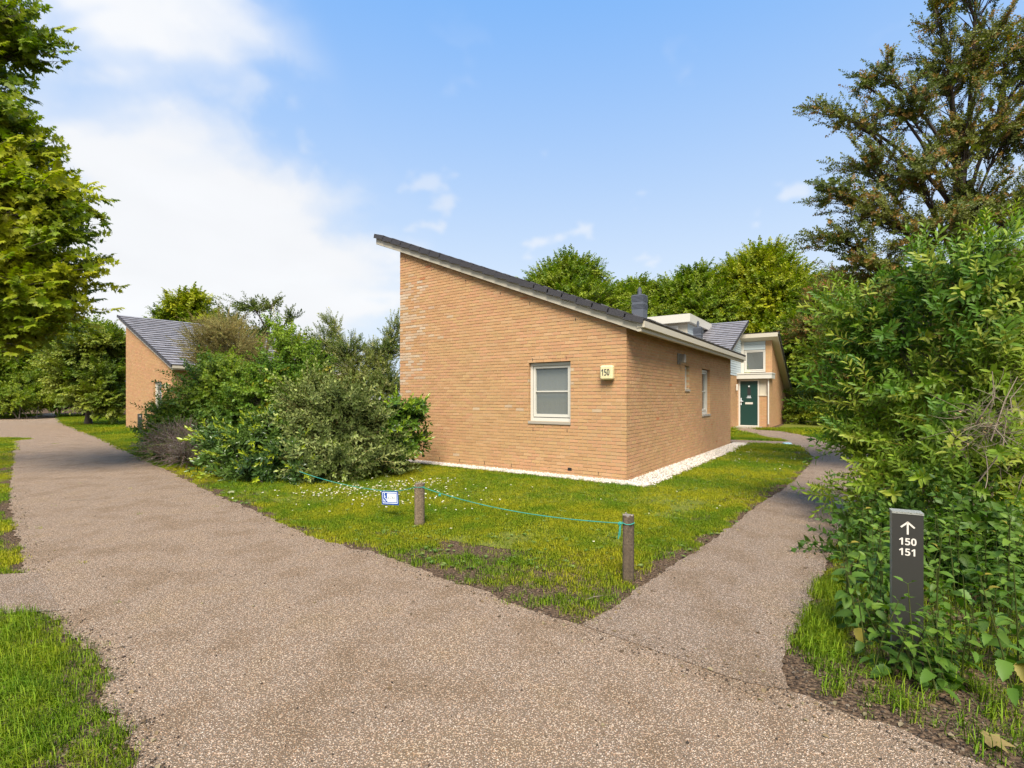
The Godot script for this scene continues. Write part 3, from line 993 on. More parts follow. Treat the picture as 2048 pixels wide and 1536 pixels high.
func lettering(parent: Node3D, called: String, text: String, height: float, t: Transform3D, m: Material, narrow := 1.0, bold := 0) -> void:
	var tm := TextMesh.new()
	tm.text = text
	var f := SystemFont.new()
	f.font_names = PackedStringArray(["Droid Sans"])
	f.font_weight = 700 if bold else 400
	tm.font = f
	tm.font_size = 64
	tm.pixel_size = height / 46.0
	tm.depth = 0.002
	var o := MeshInstance3D.new()
	o.name = called
	o.mesh = tm
	o.material_override = m
	parent.add_child(o, true)
	o.transform = t * Transform3D(Basis().scaled(Vector3(narrow, 1, 1)), Vector3.ZERO)

func light_box(house_t: Transform3D, x: float, label: String, text: String) -> void:
	var n := thing("house_number_light", label, "light box")
	n.transform = house_t * Transform3D(Basis(), Vector3(x, 1.95, 0.0))
	var b := MB.new()
	b.rounded(Vector3(0.25, 0.262, 0.12), 0.035, Color.WHITE, Transform3D(Basis(), Vector3(0, 0, 0.072)))
	put("cover", b, M.lamp_box, n)
	var k := MB.new()
	k.box(Vector3(-0.105, -0.11, 0.0), Vector3(0.105, 0.11, 0.014))
	put("back_plate", k, M.vent, n)
	if text: lettering(n, "number", text, 0.118, Transform3D(Basis(), Vector3(-0.012, 0.0, 0.1325)), M.ink, 0.62, 1)

func make_near_house(called: String, label: String, at: Vector3, turn: float, near: bool) -> void:
	var h := thing(called, label, "house", at, turn)
	var t := Transform3D()
	var win := Rect2(-2.07, 1.03, 0.95, 1.16)
	if not near: win = Rect2(-2.14, 1.03, 0.95, 1.16)
	var top := func(x): return 2.76 - SLOPE * x
	var shared := {}
	rng.seed = 900 if near else 901
	var g := brick_wall(-5.8, 0.0, 5.1, top, [win], t, {"singles": 170 if near else 0, "near": -0.85, "bloom": near})
	wall_part("gable_wall", h, g, shared)
	# the long wall faces +x; along it x is the distance back from the corner
	var depth := 8.87
	var holes := []
	if near: holes = [Rect2(3.67, 1.7, 0.39, 0.55), Rect2(5.26, 1.05, 0.87, 1.2)]
	var st := Transform3D(Basis(Vector3.UP, PI / 2), Vector3(0, 0, 0))
	var m := brick_wall(0.0, depth, 2.9, func(_x): return 2.9, holes, st, {"singles": 125 if near else 0, "far": 0.70, "from_left": true})
	wall_part("side_wall", h, m, shared)
	var rear := MB.new()
	rear.box(Vector3(-5.78, 0, -depth), Vector3(-5.55, 4.95, -0.02), Color(0.46, 0.27, 0.135))
	put("rear_wall", rear, M.brick, h)
	var far := MB.new()
	var q := [Vector3(-5.8, 0, -depth), Vector3(0, 0, -depth), Vector3(0, 2.76, -depth), Vector3(-5.8, 5.06, -depth)]
	far.quad(q[1], q[0], q[3], q[2], Color(0.46, 0.27, 0.135))
	put("end_wall", far, M.brick, h)
	mono_roof(h, t, 0.26, -6.52, 0.10, -depth - 0.42, 2.75, SLOPE, near)
	window(h, win, t, true)
	for r in holes: window(h, r, st, r.size.y > 1.0)
	# dark open joints and air bricks
	var slots := []
	for s in ([[-5.62, 4.82], [-4.75, 4.47], [-3.72, 4.06], [-2.78, 3.68], [-2.05, 3.39], [-1.02, 2.98], [-1.98, 2.26], [-1.22, 2.26], [-1.97, 0.86], [-1.2, 0.86], [-4.5, 0.10], [-3.9, 0.10], [-3.2, 0.10], [-2.5, 0.10], [-1.6, 0.10], [-0.55, 0.10]] if near else [[-1.9, 2.26], [-1.3, 2.26]]):
		var mb := MB.new()
		mb.box(Vector3(s[0], s[1] - 0.032, -0.01), Vector3(s[0] + 0.011, s[1] + 0.032, 0.0022))
		put("weep_joint", mb, M.dark, h)
	for s in ([[-5.05, 0.13], [-1.18, 0.13]] if near else [[-4.6, 0.35], [-3.9, 1.35]]):
		var mb := MB.new()
		mb.box(Vector3(s[0], s[1] - 0.028, -0.02), Vector3(s[0] + 0.085, s[1] + 0.028, 0.003))
		for k in 3: mb.box(Vector3(s[0] + 0.008, s[1] - 0.02 + k * 0.016, 0.003), Vector3(s[0] + 0.077, s[1] - 0.014 + k * 0.016, 0.006))
		put("air_brick", mb, M.dark, h)
	if near:
		var v := MB.new()
		v.rounded(Vector3(0.20, 0.20, 0.10), 0.02, Color.WHITE, Transform3D(Basis(), Vector3(0.055, 2.39, -3.17)))
		v.box(Vector3(0.0, 2.27, -3.30), Vector3(0.02, 2.51, -3.04))
		put("wall_vent", v, M.vent, h)
		# flues on the roof: the ribbed box with its cowl, and a small one near the far end
		for fl in [[-1.5, -4.7, 0.32, 0.66, 3.62], [-0.9, -8.4, 0.24, 0.36, 3.42]]:
			var c := MB.new()
			var s: float = fl[2] / 2.0
			var y: float = fl[4] - 0.3
			c.box(Vector3(fl[0] - s, y, fl[1] - s), Vector3(fl[0] + s, fl[4] + fl[3], fl[1] + s))
			for k in 9:
				var yy: float = fl[4] + fl[3] - 0.03 - k * 0.034 - (0.06 if k > 4 else 0.0)
				if yy < fl[4] + 0.1: break
				c.box(Vector3(fl[0] - s - 0.012, yy - 0.012, fl[1] - s - 0.012), Vector3(fl[0] + s + 0.012, yy + 0.006, fl[1] + s + 0.012))
			c.tube([Vector3(fl[0], fl[4] + fl[3], fl[1]), Vector3(fl[0], fl[4] + fl[3] + 0.12, fl[1]), Vector3(fl[0], fl[4] + fl[3] + 0.13, fl[1]), Vector3(fl[0], fl[4] + fl[3] + 0.20, fl[1]), Vector3(fl[0], fl[4] + fl[3] + 0.22, fl[1])], [s * 0.36, s * 0.32, s * 0.40, s * 0.24, s * 0.16], 12, Color.WHITE, true)
			put("flue", c, M.lead, h)
		# low lean-to roof on the far side of the high wall
		var lt := MB.new()
		lt.box(Vector3(-8.6, 0, -7.5), Vector3(-5.82, 1.5, -2.5), Color(0.46, 0.27, 0.135))
		put("lean_to_wall", lt, M.brick, h)
		var lr := MB.new()
		var lp := [Vector3(-9.0, 1.2, -2.2), Vector3(-5.82, 2.05, -2.2), Vector3(-5.82, 2.05, -7.8), Vector3(-9.0, 1.2, -7.8)]
		lr.quad(lp[0], lp[1], lp[2], lp[3], Color(0.09, 0.085, 0.09))
		lr.quad(lp[3] - Vector3(0, 0.1, 0), lp[2] - Vector3(0, 0.1, 0), lp[1] - Vector3(0, 0.1, 0), lp[0] - Vector3(0, 0.1, 0), Color(0.09, 0.085, 0.09))
		put("lean_to_roof", lr, M.tile, h)
		var lb := MB.new()
		lb.quad(lp[0] + Vector3(0, -0.13, 0.03), lp[1] + Vector3(0, -0.13, 0.03), lp[1] + Vector3(0, 0.0, 0.03), lp[0] + Vector3(0, 0.0, 0.03))
		put("lean_to_board", lb, M.cream, h)
	light_box(h.transform, -0.335, "cream square light box reading 150 on the brick gable by the corner" if near else "cream light box on the far brick house above the green shrubs", "150" if near else "")

func make_back_house() -> void:
	var turn := -0.6047
	var h := thing("entrance_house", "brick house behind with a dark green front door under a white canopy", "house", Vector3(13.26, 0, -25.5), turn)
	rng.seed = 950
	var shared := {}
	# entrance wing: high wall in z = 0 with the big window, gable on the right falling away from the viewer
	var win := Rect2(-1.30, 2.82, 1.0, 1.14)
	var high := brick_wall(-1.45, 0.0, 4.5, func(_x): return 4.5, [Rect2(-1.45, 2.5, 1.15, 2.1)], Transform3D(), {})
	wall_part("upper_wall", h, high, shared)
	var st := Transform3D(Basis(Vector3.UP, PI / 2), Vector3.ZERO)
	var gable := brick_wall(0.0, 6.3, 4.5, func(x): return 4.5 - 0.46 * x, [], st, {"from_left": true})
	wall_part("gable_wall", h, gable, shared)
	var bd := MB.new()
	for k in 3:
		bd.box(Vector3(-1.42, 3.98 + k * 0.14, -0.03), Vector3(-0.31, 3.98 + k * 0.14 + 0.132, 0.005 + 0.0), Color.WHITE)
	put("cladding", bd, M.board_grey, h)
	window(h, win, Transform3D(), false, false, 0.02)
	for k in h.get_children():
		if k.name.begins_with("window"):
			k.get_node("blind").free()
	# its roof
	mono_roof(h, Transform3D(Basis(Vector3.UP, PI / 2), Vector3(0.0, 0.0, 0.0)) , 6.9, -0.36, 0.30, -1.5, 4.40, 0.46, false, M.cream)
	# porch
	var porch := brick_wall(-1.45, 0.0, 2.44, func(_x): return 2.44, [Rect2(-1.40, -0.1, 0.96, 2.6), Rect2(-0.44, 1.62, 0.36, 0.8)], Transform3D(Basis(), Vector3(0, 0, 1.0)), {})
	wall_part("porch_wall", h, porch, shared)
	var pside := brick_wall(-1.0, 0.0, 2.44, func(_x): return 2.44, [], Transform3D(Basis(Vector3.UP, PI / 2), Vector3(0, 0, 0)), {})
	wall_part("porch_side_wall", h, pside, shared)
	var can := MB.new()
	can.box(Vector3(-1.75, 2.44, 0.03), Vector3(0.14, 2.66, 1.22))
	can.box(Vector3(-1.75, 2.665, 0.03), Vector3(0.16, 2.73, 1.245))
	put("canopy", can, M.white, h)
	var lt := MB.new()
	lt.box(Vector3(-0.43, 1.63, 0.9), Vector3(-0.09, 2.43, 0.94))
	lt.box(Vector3(-0.44, 1.58, 0.9), Vector3(-0.06, 1.63, 1.03))
	put("side_light", lt, M.cream, h)
	var door := Node3D.new()
	door.name = "door"
	h.add_child(door)
	door.position = Vector3(-1.40, 0.0, 1.0)
	var df := MB.new()
	df.box(Vector3(0, 0.02, -0.09), Vector3(0.075, 2.42, -0.01)); df.box(Vector3(0.885, 0.02, -0.09), Vector3(0.96, 2.42, -0.01))
	df.box(Vector3(0.075, 2.33, -0.09), Vector3(0.885, 2.42, -0.01)); df.box(Vector3(0.075, 0.02, -0.09), Vector3(0.885, 0.10, -0.01))
	put("frame", df, M.white, door)
	var leaf := MB.new()
	leaf.box(Vector3(0.08, 0.105, -0.08), Vector3(0.88, 2.325, -0.035))
	leaf.box(Vector3(0.08, 0.11, -0.035), Vector3(0.88, 0.17, -0.015))
	put("panel", leaf, M.door, door)
	var slit := MB.new()
	slit.box(Vector3(0.41, 1.62, -0.034), Vector3(0.56, 1.98, -0.031))
	put("pane", slit, M.dark, door)
	var br := MB.new()
	br.box(Vector3(0.31, 1.16, -0.034), Vector3(0.66, 1.26, -0.02))
	put("letter_plate", br, M.white, door)
	var hd := MB.new()
	hd.box(Vector3(0.10, 1.12, -0.034), Vector3(0.135, 1.48, -0.015)); hd.box(Vector3(0.10, 1.30, -0.015), Vector3(0.22, 1.33, 0.03))
	put("handle", hd, M.sign_white, door)
	lettering(door, "number", "151", 0.085, Transform3D(Basis(), Vector3(0.485, 1.545, -0.03)), M.sign_white, 0.9, 1)
	var kn := MB.new()
	kn.rounded(Vector3(0.07, 0.07, 0.03), 0.012, Color.WHITE, Transform3D(Basis(), Vector3(0.485, 2.06, -0.02)))
	kn.box(Vector3(0.38, 1.475, -0.034), Vector3(0.59, 1.495, -0.022))
	put("knocker", kn, M.sign_white, door)
	var dp := MB.new()
	dp.tube([Vector3(-0.03, 0.18, 1.05), Vector3(-0.03, 0.7, 1.05), Vector3(-0.03, 1.4, 1.05), Vector3(-0.03, 2.44, 1.05)], [0.037, 0.037, 0.037, 0.037], 10)
	put("downpipe", dp, M.white, h)
	var step := MB.new()
	step.box(Vector3(-1.9, 0, 1.0), Vector3(-0.3, 0.05, 2.3))
	put("doorstep", step, M.stone_sill, h)
	# main part: brick below, grey weatherboards in the gable, roof falling towards the viewer, flat dormer
	var ms := brick_wall(-7.0, 0.0, 2.6, func(_x): return 2.6, [], Transform3D(Basis(Vector3.UP, PI / 2), Vector3(-1.45, 0, 0)), {})
	wall_part("main_wall", h, ms, shared)
	var boards := MB.new()
	var rows := 26
	for k in rows:
		var y0 := 2.6 + k * 0.115
		# the board's far end is at z = 0, its near end where the roof comes down
		var zn := clampf((5.28 - y0 - 0.115) / 0.42, 0.0, 6.9)
		if zn <= 0.05: break
		var p := [Vector3(-1.43, y0, zn), Vector3(-1.43, y0, 0.0), Vector3(-1.448, y0 + 0.113, 0.0), Vector3(-1.448, y0 + 0.113, zn)]
		boards.quad(p[0], p[1], p[2], p[3])
		boards.quad(Vector3(-1.45, y0, zn), Vector3(-1.45, y0, 0.0), p[1], p[0])
	put("weatherboards", boards, M.board_grey, h)
	var tr := MB.new()
	tr.box(Vector3(-1.44, 2.6, 0.0), Vector3(-1.31, 4.5, 0.035)); tr.box(Vector3(-1.46, 2.6, 0.03), Vector3(-1.42, 3.9, 0.14))
	put("corner_trim", tr, M.white, h)
	var core := MB.new()
	core.box(Vector3(-9.0, 0, 0.1), Vector3(-1.46, 2.6, 6.95), Color(0.46, 0.27, 0.135))
	core.box(Vector3(-9.0, 0, -6.3), Vector3(-0.02, 2.0, -0.02), Color(0.46, 0.27, 0.135))
	put("inner_walls", core, M.brick, h)
	mono_roof(h, Transform3D(Basis(Vector3.UP, -PI / 2), Vector3(-1.45, 0, 0)), 7.2, 0.0, 7.6, -0.33, 5.28, 0.42, false)
	var dm := MB.new()
	dm.box(Vector3(-7.2, 5.02, 0.6), Vector3(-2.79, 5.40, 4.79))
	put("dormer_fascia", dm, M.white, h)
	var dw := MB.new()
	dw.box(Vector3(-7.0, 3.4, 0.6), Vector3(-3.0, 5.02, 4.5))
	put("dormer_wall", dw, M.cream, h)
	var ds := MB.new()
	for k in 12: ds.box(Vector3(-3.0, 3.5 + k * 0.125, 0.8), Vector3(-2.985, 3.615 + k * 0.125, 4.42))
	put("dormer_boards", ds, M.board_grey, h)
	window(h, Rect2(-4.6, 4.1, 1.2, 0.8), Transform3D(Basis(), Vector3(0, 0, 4.56)), false, false, 0.0)
	var wl := MB.new()
	wl.rounded(Vector3(0.09, 0.32, 0.08), 0.02, Color.WHITE, Transform3D(Basis(), Vector3(-1.38, 2.0, 1.5)))
	put("wall_lamp", wl, M.white, h)


# ---------- plants ----------
# a twig along +y with leaves; flat: leaves spread left and right with their faces to +z, otherwise all round
func sprig(sd: int, length: float, count: int, l: float, w: float, shape: int, flat: bool, spread: float, twig: Color, droop := 0.0, pair := false) -> ArrayMesh:
	rng.seed = sd
	var mb := MB.new()
	mb.tube([Vector3.ZERO, Vector3(0, length * 0.5, 0), Vector3(0, length, 0)], [length * 0.012, length * 0.009, length * 0.004], 3, twig)
	for k in count:
		var t := (k + 0.6) / count
		if pair: t = (floorf(k / 2.0) * 2.0 + 1.2) / count
		var at := Vector3(0, length * t, 0)
		var sp := spread * lerpf(1.15, 0.45, t) + rnd(-0.2, 0.2)
		if k == count - 1: sp = 0.1
		var az := (PI * k + rnd(-0.5, 0.5)) if flat else (2.4 * k + rnd(-0.3, 0.3))
		if pair: az = PI * k + PI / 2.0 * floorf(k / 2.0) + rnd(-0.3, 0.3)
		var rad := Vector3(cos(az), 0, sin(az)) if not flat else Vector3(cos(az), 0, sin(az) * 0.35 + rnd(-0.25, 0.25))
		var dir := (Vector3.UP * cos(sp) + rad.normalized() * sin(sp)).normalized()
		var face := Vector3(rnd(-0.3, 0.3), rnd(-0.1, 0.3), 1.0) if flat else (Vector3.UP * sin(sp) - rad * cos(sp) + Vector3(rnd(-0.3, 0.3), rnd(-0.2, 0.2), rnd(-0.3, 0.3)))
		if droop > 0.0 and flat: dir = (dir + Vector3(0, 0, -droop)).normalized()
		var ll := l * rnd(0.7, 1.15) * lerpf(1.0, 0.75, t * t)
		var g := rnd(0.75, 1.2)
		mb.leaf(at + dir * l * 0.08, dir, face, ll, w * ll / l, shape, Color(g * rnd(0.92, 1.08), g, g * rnd(0.8, 1.1)), rnd(0.05, 0.3))
	return mb.mesh()

func make_sprigs() -> void:
	var tw := Color(0.9, 0.6, 0.6)
	S.maple = sprig(201, 0.20, 8, 0.125, 0.12, 2, false, 1.25, tw)
	S.maple_b = sprig(202, 0.22, 7, 0.13, 0.125, 2, true, 1.3, tw, 0.45)
	S.haw = sprig(203, 0.14, 15, 0.042, 0.034, 0, false, 1.25, tw)
	S.haw_b = sprig(204, 0.17, 13, 0.042, 0.036, 0, false, 1.35, tw)
	S.lance = sprig(205, 0.36, 18, 0.115, 0.032, 1, false, 1.0, tw, 0.0, true)
	S.lance_b = sprig(206, 0.30, 12, 0.135, 0.038, 1, false, 1.15, tw, 0.0, true)
	S.laurel = sprig(207, 0.20, 10, 0.12, 0.044, 1, false, 0.95, tw)
	S.laurel_tip = sprig(208, 0.18, 9, 0.105, 0.032, 1, false, 0.5, tw)
	S.oval = sprig(209, 0.24, 14, 0.068, 0.034, 0, false, 1.05, tw)
	S.broad = sprig(210, 0.30, 12, 0.085, 0.062, 0, false, 1.15, tw)
	S.broad_b = sprig(211, 0.30, 10, 0.11, 0.085, 0, true, 1.15, tw, 0.3)
	S.small = sprig(212, 0.22, 18, 0.032, 0.024, 0, false, 1.1, tw)
	S.narrow = sprig(213, 0.34, 26, 0.050, 0.012, 0, false, 0.75, tw)
	S.spike = sprig(214, 0.30, 24, 0.024, 0.010, 0, false, 0.7, tw)

func bez(a: Vector3, b: Vector3, c: Vector3, t: float) -> Vector3:
	return a.lerp(b, t).lerp(b.lerp(c, t), t)

# lobes: [x, y, z, rx, ry, rz] in world metres. o: sprigs, mat, tints, bark, dens, per, scale, trunk [radius, top], stems
func plant(called: String, label: String, category: String, base: Vector3, lobes: Array, o: Dictionary, group := "") -> Node3D:
	var root := thing(called, label, category, base, 0.0, group)
	rng.seed = o.seed
	var wood := MB.new()
	var bark: Color = o.get("bark", Color(0.10, 0.075, 0.055))
	var thick: float = o.get("trunk", 0.0)
	var top: Vector3 = o.get("top", Vector3(0, 2, 0))
	if thick > 0.0:
		var pts := []
		var rad := []
		for k in 9:
			var t := k / 8.0
			pts.append(bez(Vector3(0, -0.05, 0), Vector3(top.x * 0.2, top.y * 0.5, top.z * 0.2), top, t) + Vector3(sin(t * 7.0), 0, cos(t * 6.0)) * thick * 0.5 * t)
			rad.append(thick * (1.35 - t) if k == 0 else thick * lerpf(1.0, 0.35, t))
		wood.tube(pts, rad, 9, bark)
	var kinds: Array = o.sprigs
	var places := []
	var tints := []
	for k in kinds.size():
		places.append([])
		tints.append([])
	var per: int = o.get("per", 6)
	var size: float = o.get("scale", 1.0)
	var tone: Array = o.tints
	var lift: float = o.get("lift", 0.25)
	for lb in lobes:
		var c := Vector3(lb[0], lb[1], lb[2]) - base
		var r := Vector3(lb[3], lb[4], lb[5])
		var vol := r.x * r.y + r.y * r.z + r.x * r.z
		var n := maxi(6, int(vol * float(o.dens)))
		var from: Vector3 = Vector3(rnd(-0.25, 0.25), 0, rnd(-0.25, 0.25)) * o.get("foot", 1.0)
		if thick > 0.0:
			var tt := clampf(rnd(0.45, 0.8) * c.y / maxf(top.y, 0.1), 0.25, 1.0)
			from = bez(Vector3.ZERO, Vector3(top.x * 0.2, top.y * 0.5, top.z * 0.2), top, tt)
		var ctl: Vector3 = Vector3(lerpf(from.x, c.x, 0.45), lerpf(from.y, c.y, 0.75), lerpf(from.z, c.z, 0.45)) + rdir() * 0.15 * (c - from).length() * 0.5
		var limb := []
		var lr := []
		var r0: float = o.get("limb", 0.02) * (1.0 + (c - from).length() * 0.25)
		for k in 7:
			limb.append(bez(from, ctl, c, k / 6.0))
			lr.append(lerpf(r0, r0 * 0.3, k / 6.0))
		wood.tube(limb, lr, 6, bark)
		for j in n:
			var dv := rdir()
			var reach := pow(rng.randf(), 0.45)
			var to := c + Vector3(dv.x * r.x, dv.y * r.y, dv.z * r.z) * reach
			if to.y < 0.04 - base.y: to.y = 0.04 + rng.randf() * 0.1
			var s0 := bez(from, ctl, c, rnd(0.55, 1.0))
			var mid := s0.lerp(to, 0.5) + Vector3(0, lift * (to - s0).length() * 0.4, 0) + rdir() * 0.08 * (to - s0).length()
			var bp := []
			for k in 4: bp.append(bez(s0, mid, to, k / 3.0))
			var br: float = r0 * 0.22
			wood.tube(bp, [br, br * 0.8, br * 0.55, br * 0.3], 3, bark)
			for k in per:
				var t := lerpf(0.3, 1.0, (k + rng.randf()) / per) if k < per - 1 else 1.0
				var at := bez(s0, mid, to, t)
				var tang := (bez(s0, mid, to, minf(t + 0.1, 1.0)) - bez(s0, mid, to, t - 0.1)).normalized()
				var outward := (at - c).normalized()
				var fwd := (tang * 0.7 + rdir() * 0.65 + outward * 0.35 + Vector3(0, lift, 0)).normalized()
				if k == per - 1: fwd = (tang + rdir() * 0.2 + Vector3(0, lift * 0.5, 0)).normalized()
				var up := (Vector3.UP + rdir() * 0.35).normalized()
				var which := 0
				if kinds.size() > 1: which = rng.randi() % kinds.size()
				if o.has("tip"):
					which = 1 if (k == per - 1 and reach > 0.6 and dv.y > -0.35 and rng.randf() < o.tip) else 0
				places[which].append(frame(fwd, up, size * rnd(0.75, 1.25), at))
				var w := clampf(0.5 + patch_noise.get_noise_3d((at.x + base.x) * 1.1, at.y * 1.1, (at.z + base.z) * 1.1) * 1.4 + rnd(-0.3, 0.3), 0.0, 1.0)
				var col: Color = tone[0].lerp(tone[1], w)
				if tone.size() > 2 and rng.randf() < o.get("third", 0.12): col = tone[2]
				if o.has("tip") and which == 1: col = o.tip_tint.lerp(tone[1], rnd(0.0, 0.35))
				tints[which].append(col)
	put(o.get("wood", "trunk" if thick > 0.0 else "stems"), wood, M.bark, root)
	for k in kinds.size():
		if places[k].size(): scatter("crown" if thick > 0.0 else "foliage", kinds[k], o.mat, places[k], tints[k], root, "stuff")
	return root

func make_plants() -> void:
	var haw := [Color(0.105, 0.135, 0.022), Color(0.19, 0.20, 0.034), Color(0.32, 0.18, 0.045)]
	var maple := [Color(0.17, 0.24, 0.010), Color(0.40, 0.40, 0.014)]
	var mid := [Color(0.13, 0.21, 0.016), Color(0.31, 0.36, 0.03)]
	plant("maple_tree", "large maple with hanging yellow-green sprays beside the road", "tree", Vector3(-13.4, 0, -9.6), [
		[-9.54, 8.67, -9.50, 0.75,0.75,0.90], [-9.16, 8.22, -9.60, 0.40,0.34,0.50], [-10.11, 7.63, -9.50, 0.89,1.12,1.00], [-9.38, 6.62, -9.30, 0.65,0.65,0.90], [-8.97, 6.25, -9.40, 0.49,0.41,0.60], [-8.96, 5.59, -9.20, 0.80,0.65,1.00], [-8.22, 5.31, -9.30, 0.71,0.53,0.80], [-8.86, 4.79, -9.00, 0.89,0.75,1.00], [-8.13, 4.63, -9.20, 0.49,0.41,0.60], [-8.59, 4.12, -9.20, 0.89,0.68,1.00], [-7.98, 3.82, -9.40, 0.55,0.41,0.60], [-8.68, 3.48, -9.00, 0.89,0.68,1.00], [-8.13, 3.27, -9.30, 0.60,0.41,0.70], [-8.95, 2.85, -9.00, 0.80,0.56,1.00], [-8.41, 2.79, -9.20, 0.49,0.38,0.60], [-10.39, 6.20, -9.50, 0.95,1.12,0.90], [-10.39, 4.49, -9.50, 0.95,1.00,0.90], [-10.30, 8.48, -9.50, 0.84,1.12,0.90]],
		{"seed": 1, "sprigs": [S.maple, S.maple_b], "mat": M.leaf, "tints": maple, "dens": 32.0, "per": 8, "trunk": 0.22, "top": Vector3(0.3, 9.0, 0.2), "limb": 0.022, "lift": 0.02, "scale": 0.78})
	plant("hawthorn_tree", "tall dark hawthorn with reaching branches above the leafy shrub", "tree", Vector3(8.2, 0, -9.3), [
		[7.88, 7.58, -9.00, 0.85,0.7,0.9], [8.69, 8.12, -9.00, 0.6,0.8,0.9], [7.61, 8.48, -9.00, 0.28,0.5,0.5], [6.61, 7.46, -9.10, 0.5,0.22,0.6], [6.33, 7.23, -9.10, 0.25,0.12,0.3], [6.98, 6.72, -9.00, 0.7,0.4,0.9], [8.15, 6.32, -9.00, 0.9,0.65,1.0], [9.05, 6.41, -9.00, 0.6,0.8,1.0], [6.13, 6.68, -9.20, 0.75,0.18,0.6], [5.53, 6.86, -9.20, 0.28,0.07,0.3], [6.33, 5.91, -9.10, 0.6,0.3,0.8], [7.17, 5.55, -8.90, 0.8,0.45,1.0], [8.33, 5.02, -8.90, 0.9,0.6,1.0], [5.79, 5.20, -9.10, 0.85,0.16,0.7], [6.44, 4.83, -9.00, 0.75,0.36,0.9], [7.44, 4.48, -8.90, 0.8,0.45,1.0], [5.83, 4.44, -9.10, 0.85,0.18,0.7], [6.35, 3.98, -9.00, 0.75,0.34,0.9], [7.35, 3.59, -8.90, 0.8,0.4,1.0], [8.51, 3.77, -8.90, 0.8,0.5,1.0], [6.33, 3.27, -9.10, 0.55,0.3,0.7], [9.41, 4.88, -9.00, 0.7,0.8,1.0], [9.50, 7.58, -9.00, 0.7,0.8,1.0], [9.41, 3.25, -9.00, 0.7,0.5,1.0], [8.33, 9.20, -9.00, 0.9,0.5,1.0], [7.80, 2.52, -8.90, 0.8,0.4,1.0], [6.96, 2.47, -9.20, 0.6,0.4,0.8]],
		{"seed": 2, "sprigs": [S.haw, S.haw_b], "mat": M.leaf, "tints": haw, "dens": 33.0, "per": 11, "trunk": 0.16, "top": Vector3(0.2, 5.5, 0.0), "limb": 0.022, "lift": 0.3, "third": 0.16, "bark": Color(0.06, 0.045, 0.035)})
	plant("hawthorn_tree", "brown-tinged hawthorn standing between the entrance house and the leafy shrub", "tree", Vector3(17.4, 0, -27.0), [
		[16.28, 6.57, -26.00, 1.35,1.05,1.50], [15.24, 5.01, -26.00, 1.05,0.90,1.35], [17.32, 4.23, -26.00, 1.50,1.20,1.50], [18.88, 6.05, -26.00, 1.50,1.35,1.50], [16.80, 7.61, -26.00, 0.90,0.75,1.20], [16.28, 2.93, -26.00, 1.05,0.90,1.20], [18.36, 2.15, -26.00, 1.35,1.20,1.50]],
		{"seed": 3, "sprigs": [S.haw, S.haw_b], "mat": M.leaf, "tints": [haw[0], Color(0.176, 0.155, 0.028), Color(0.303, 0.155, 0.043)], "dens": 20.0, "per": 7, "trunk": 0.12, "top": Vector3(0.0, 5.5, 0.0), "limb": 0.02, "third": 0.25, "scale": 2.0})
	plant("buddleia_shrub", "tall bright green shrub with long pointed leaves overhanging the path", "shrub", Vector3(5.1, 0, -5.9), [
		[4.13, 2.65, -6.20, 0.32,0.30,0.5], [4.31, 2.20, -6.10, 0.45,0.36,0.5], [4.04, 2.11, -6.40, 0.32,0.26,0.4], [4.50, 2.40, -5.80, 0.45,0.38,0.5], [4.62, 2.77, -5.40, 0.38,0.42,0.5], [4.82, 2.77, -5.20, 0.42,0.36,0.5], [5.13, 2.49, -5.10, 0.4,0.45,0.5], [4.82, 2.20, -5.20, 0.5,0.42,0.5], [4.57, 1.70, -5.60, 0.5,0.4,0.5], [4.27, 1.53, -6.00, 0.46,0.36,0.5], [4.13, 1.47, -6.30, 0.36,0.28,0.4], [4.20, 1.03, -6.30, 0.28,0.18,0.4], [4.27, 0.99, -6.00, 0.4,0.28,0.5], [4.29, 1.02, -5.60, 0.45,0.35,0.5], [4.47, 1.22, -5.10, 0.5,0.4,0.5], [4.88, 1.67, -4.90, 0.5,0.5,0.5], [4.22, 0.59, -5.70, 0.36,0.24,0.4], [4.14, 0.59, -5.20, 0.4,0.3,0.4], [4.35, 0.71, -4.80, 0.45,0.35,0.4], [4.67, 0.88, -4.60, 0.4,0.4,0.4], [3.88, 0.36, -6.00, 0.22,0.08,0.25], [5.00, 3.14, -5.20, 0.22,0.25,0.3], [4.46, 2.99, -5.40, 0.15,0.25,0.2]],
		{"seed": 4, "sprigs": [S.lance, S.lance_b], "mat": M.leaf, "tints": [Color(0.090, 0.193, 0.019), Color(0.249, 0.336, 0.031), Color(0.330, 0.371, 0.048)], "dens": 50.0, "per": 4, "limb": 0.012, "foot": 1.6, "lift": 0.3, "scale": 0.8, "bark": Color(0.22, 0.18, 0.12)})
	plant("undergrowth_shrub", "low dark leafy undergrowth behind the numbered sign post", "shrub", Vector3(4.2, 0, -4.6), [
		[3.94, 0.31, -4.50, 0.45,0.3,0.35], [4.24, 0.40, -4.30, 0.45,0.38,0.35], [3.80, 0.35, -4.90, 0.4,0.26,0.35], [3.67, 0.17, -5.20, 0.28,0.2,0.3], [3.18, -0.03, -4.70, 0.22,0.16,0.25], [3.74, 0.08, -4.00, 0.5,0.3,0.35], [3.39, 0.04, -4.10, 0.4,0.28,0.3], [4.04, 0.19, -3.90, 0.35,0.4,0.35]],
		{"seed": 5, "sprigs": [S.broad, S.oval], "mat": M.leaf, "tints": [Color(0.047, 0.112, 0.015), Color(0.108, 0.184, 0.023)], "dens": 48.0, "per": 5, "limb": 0.008, "foot": 2.0})
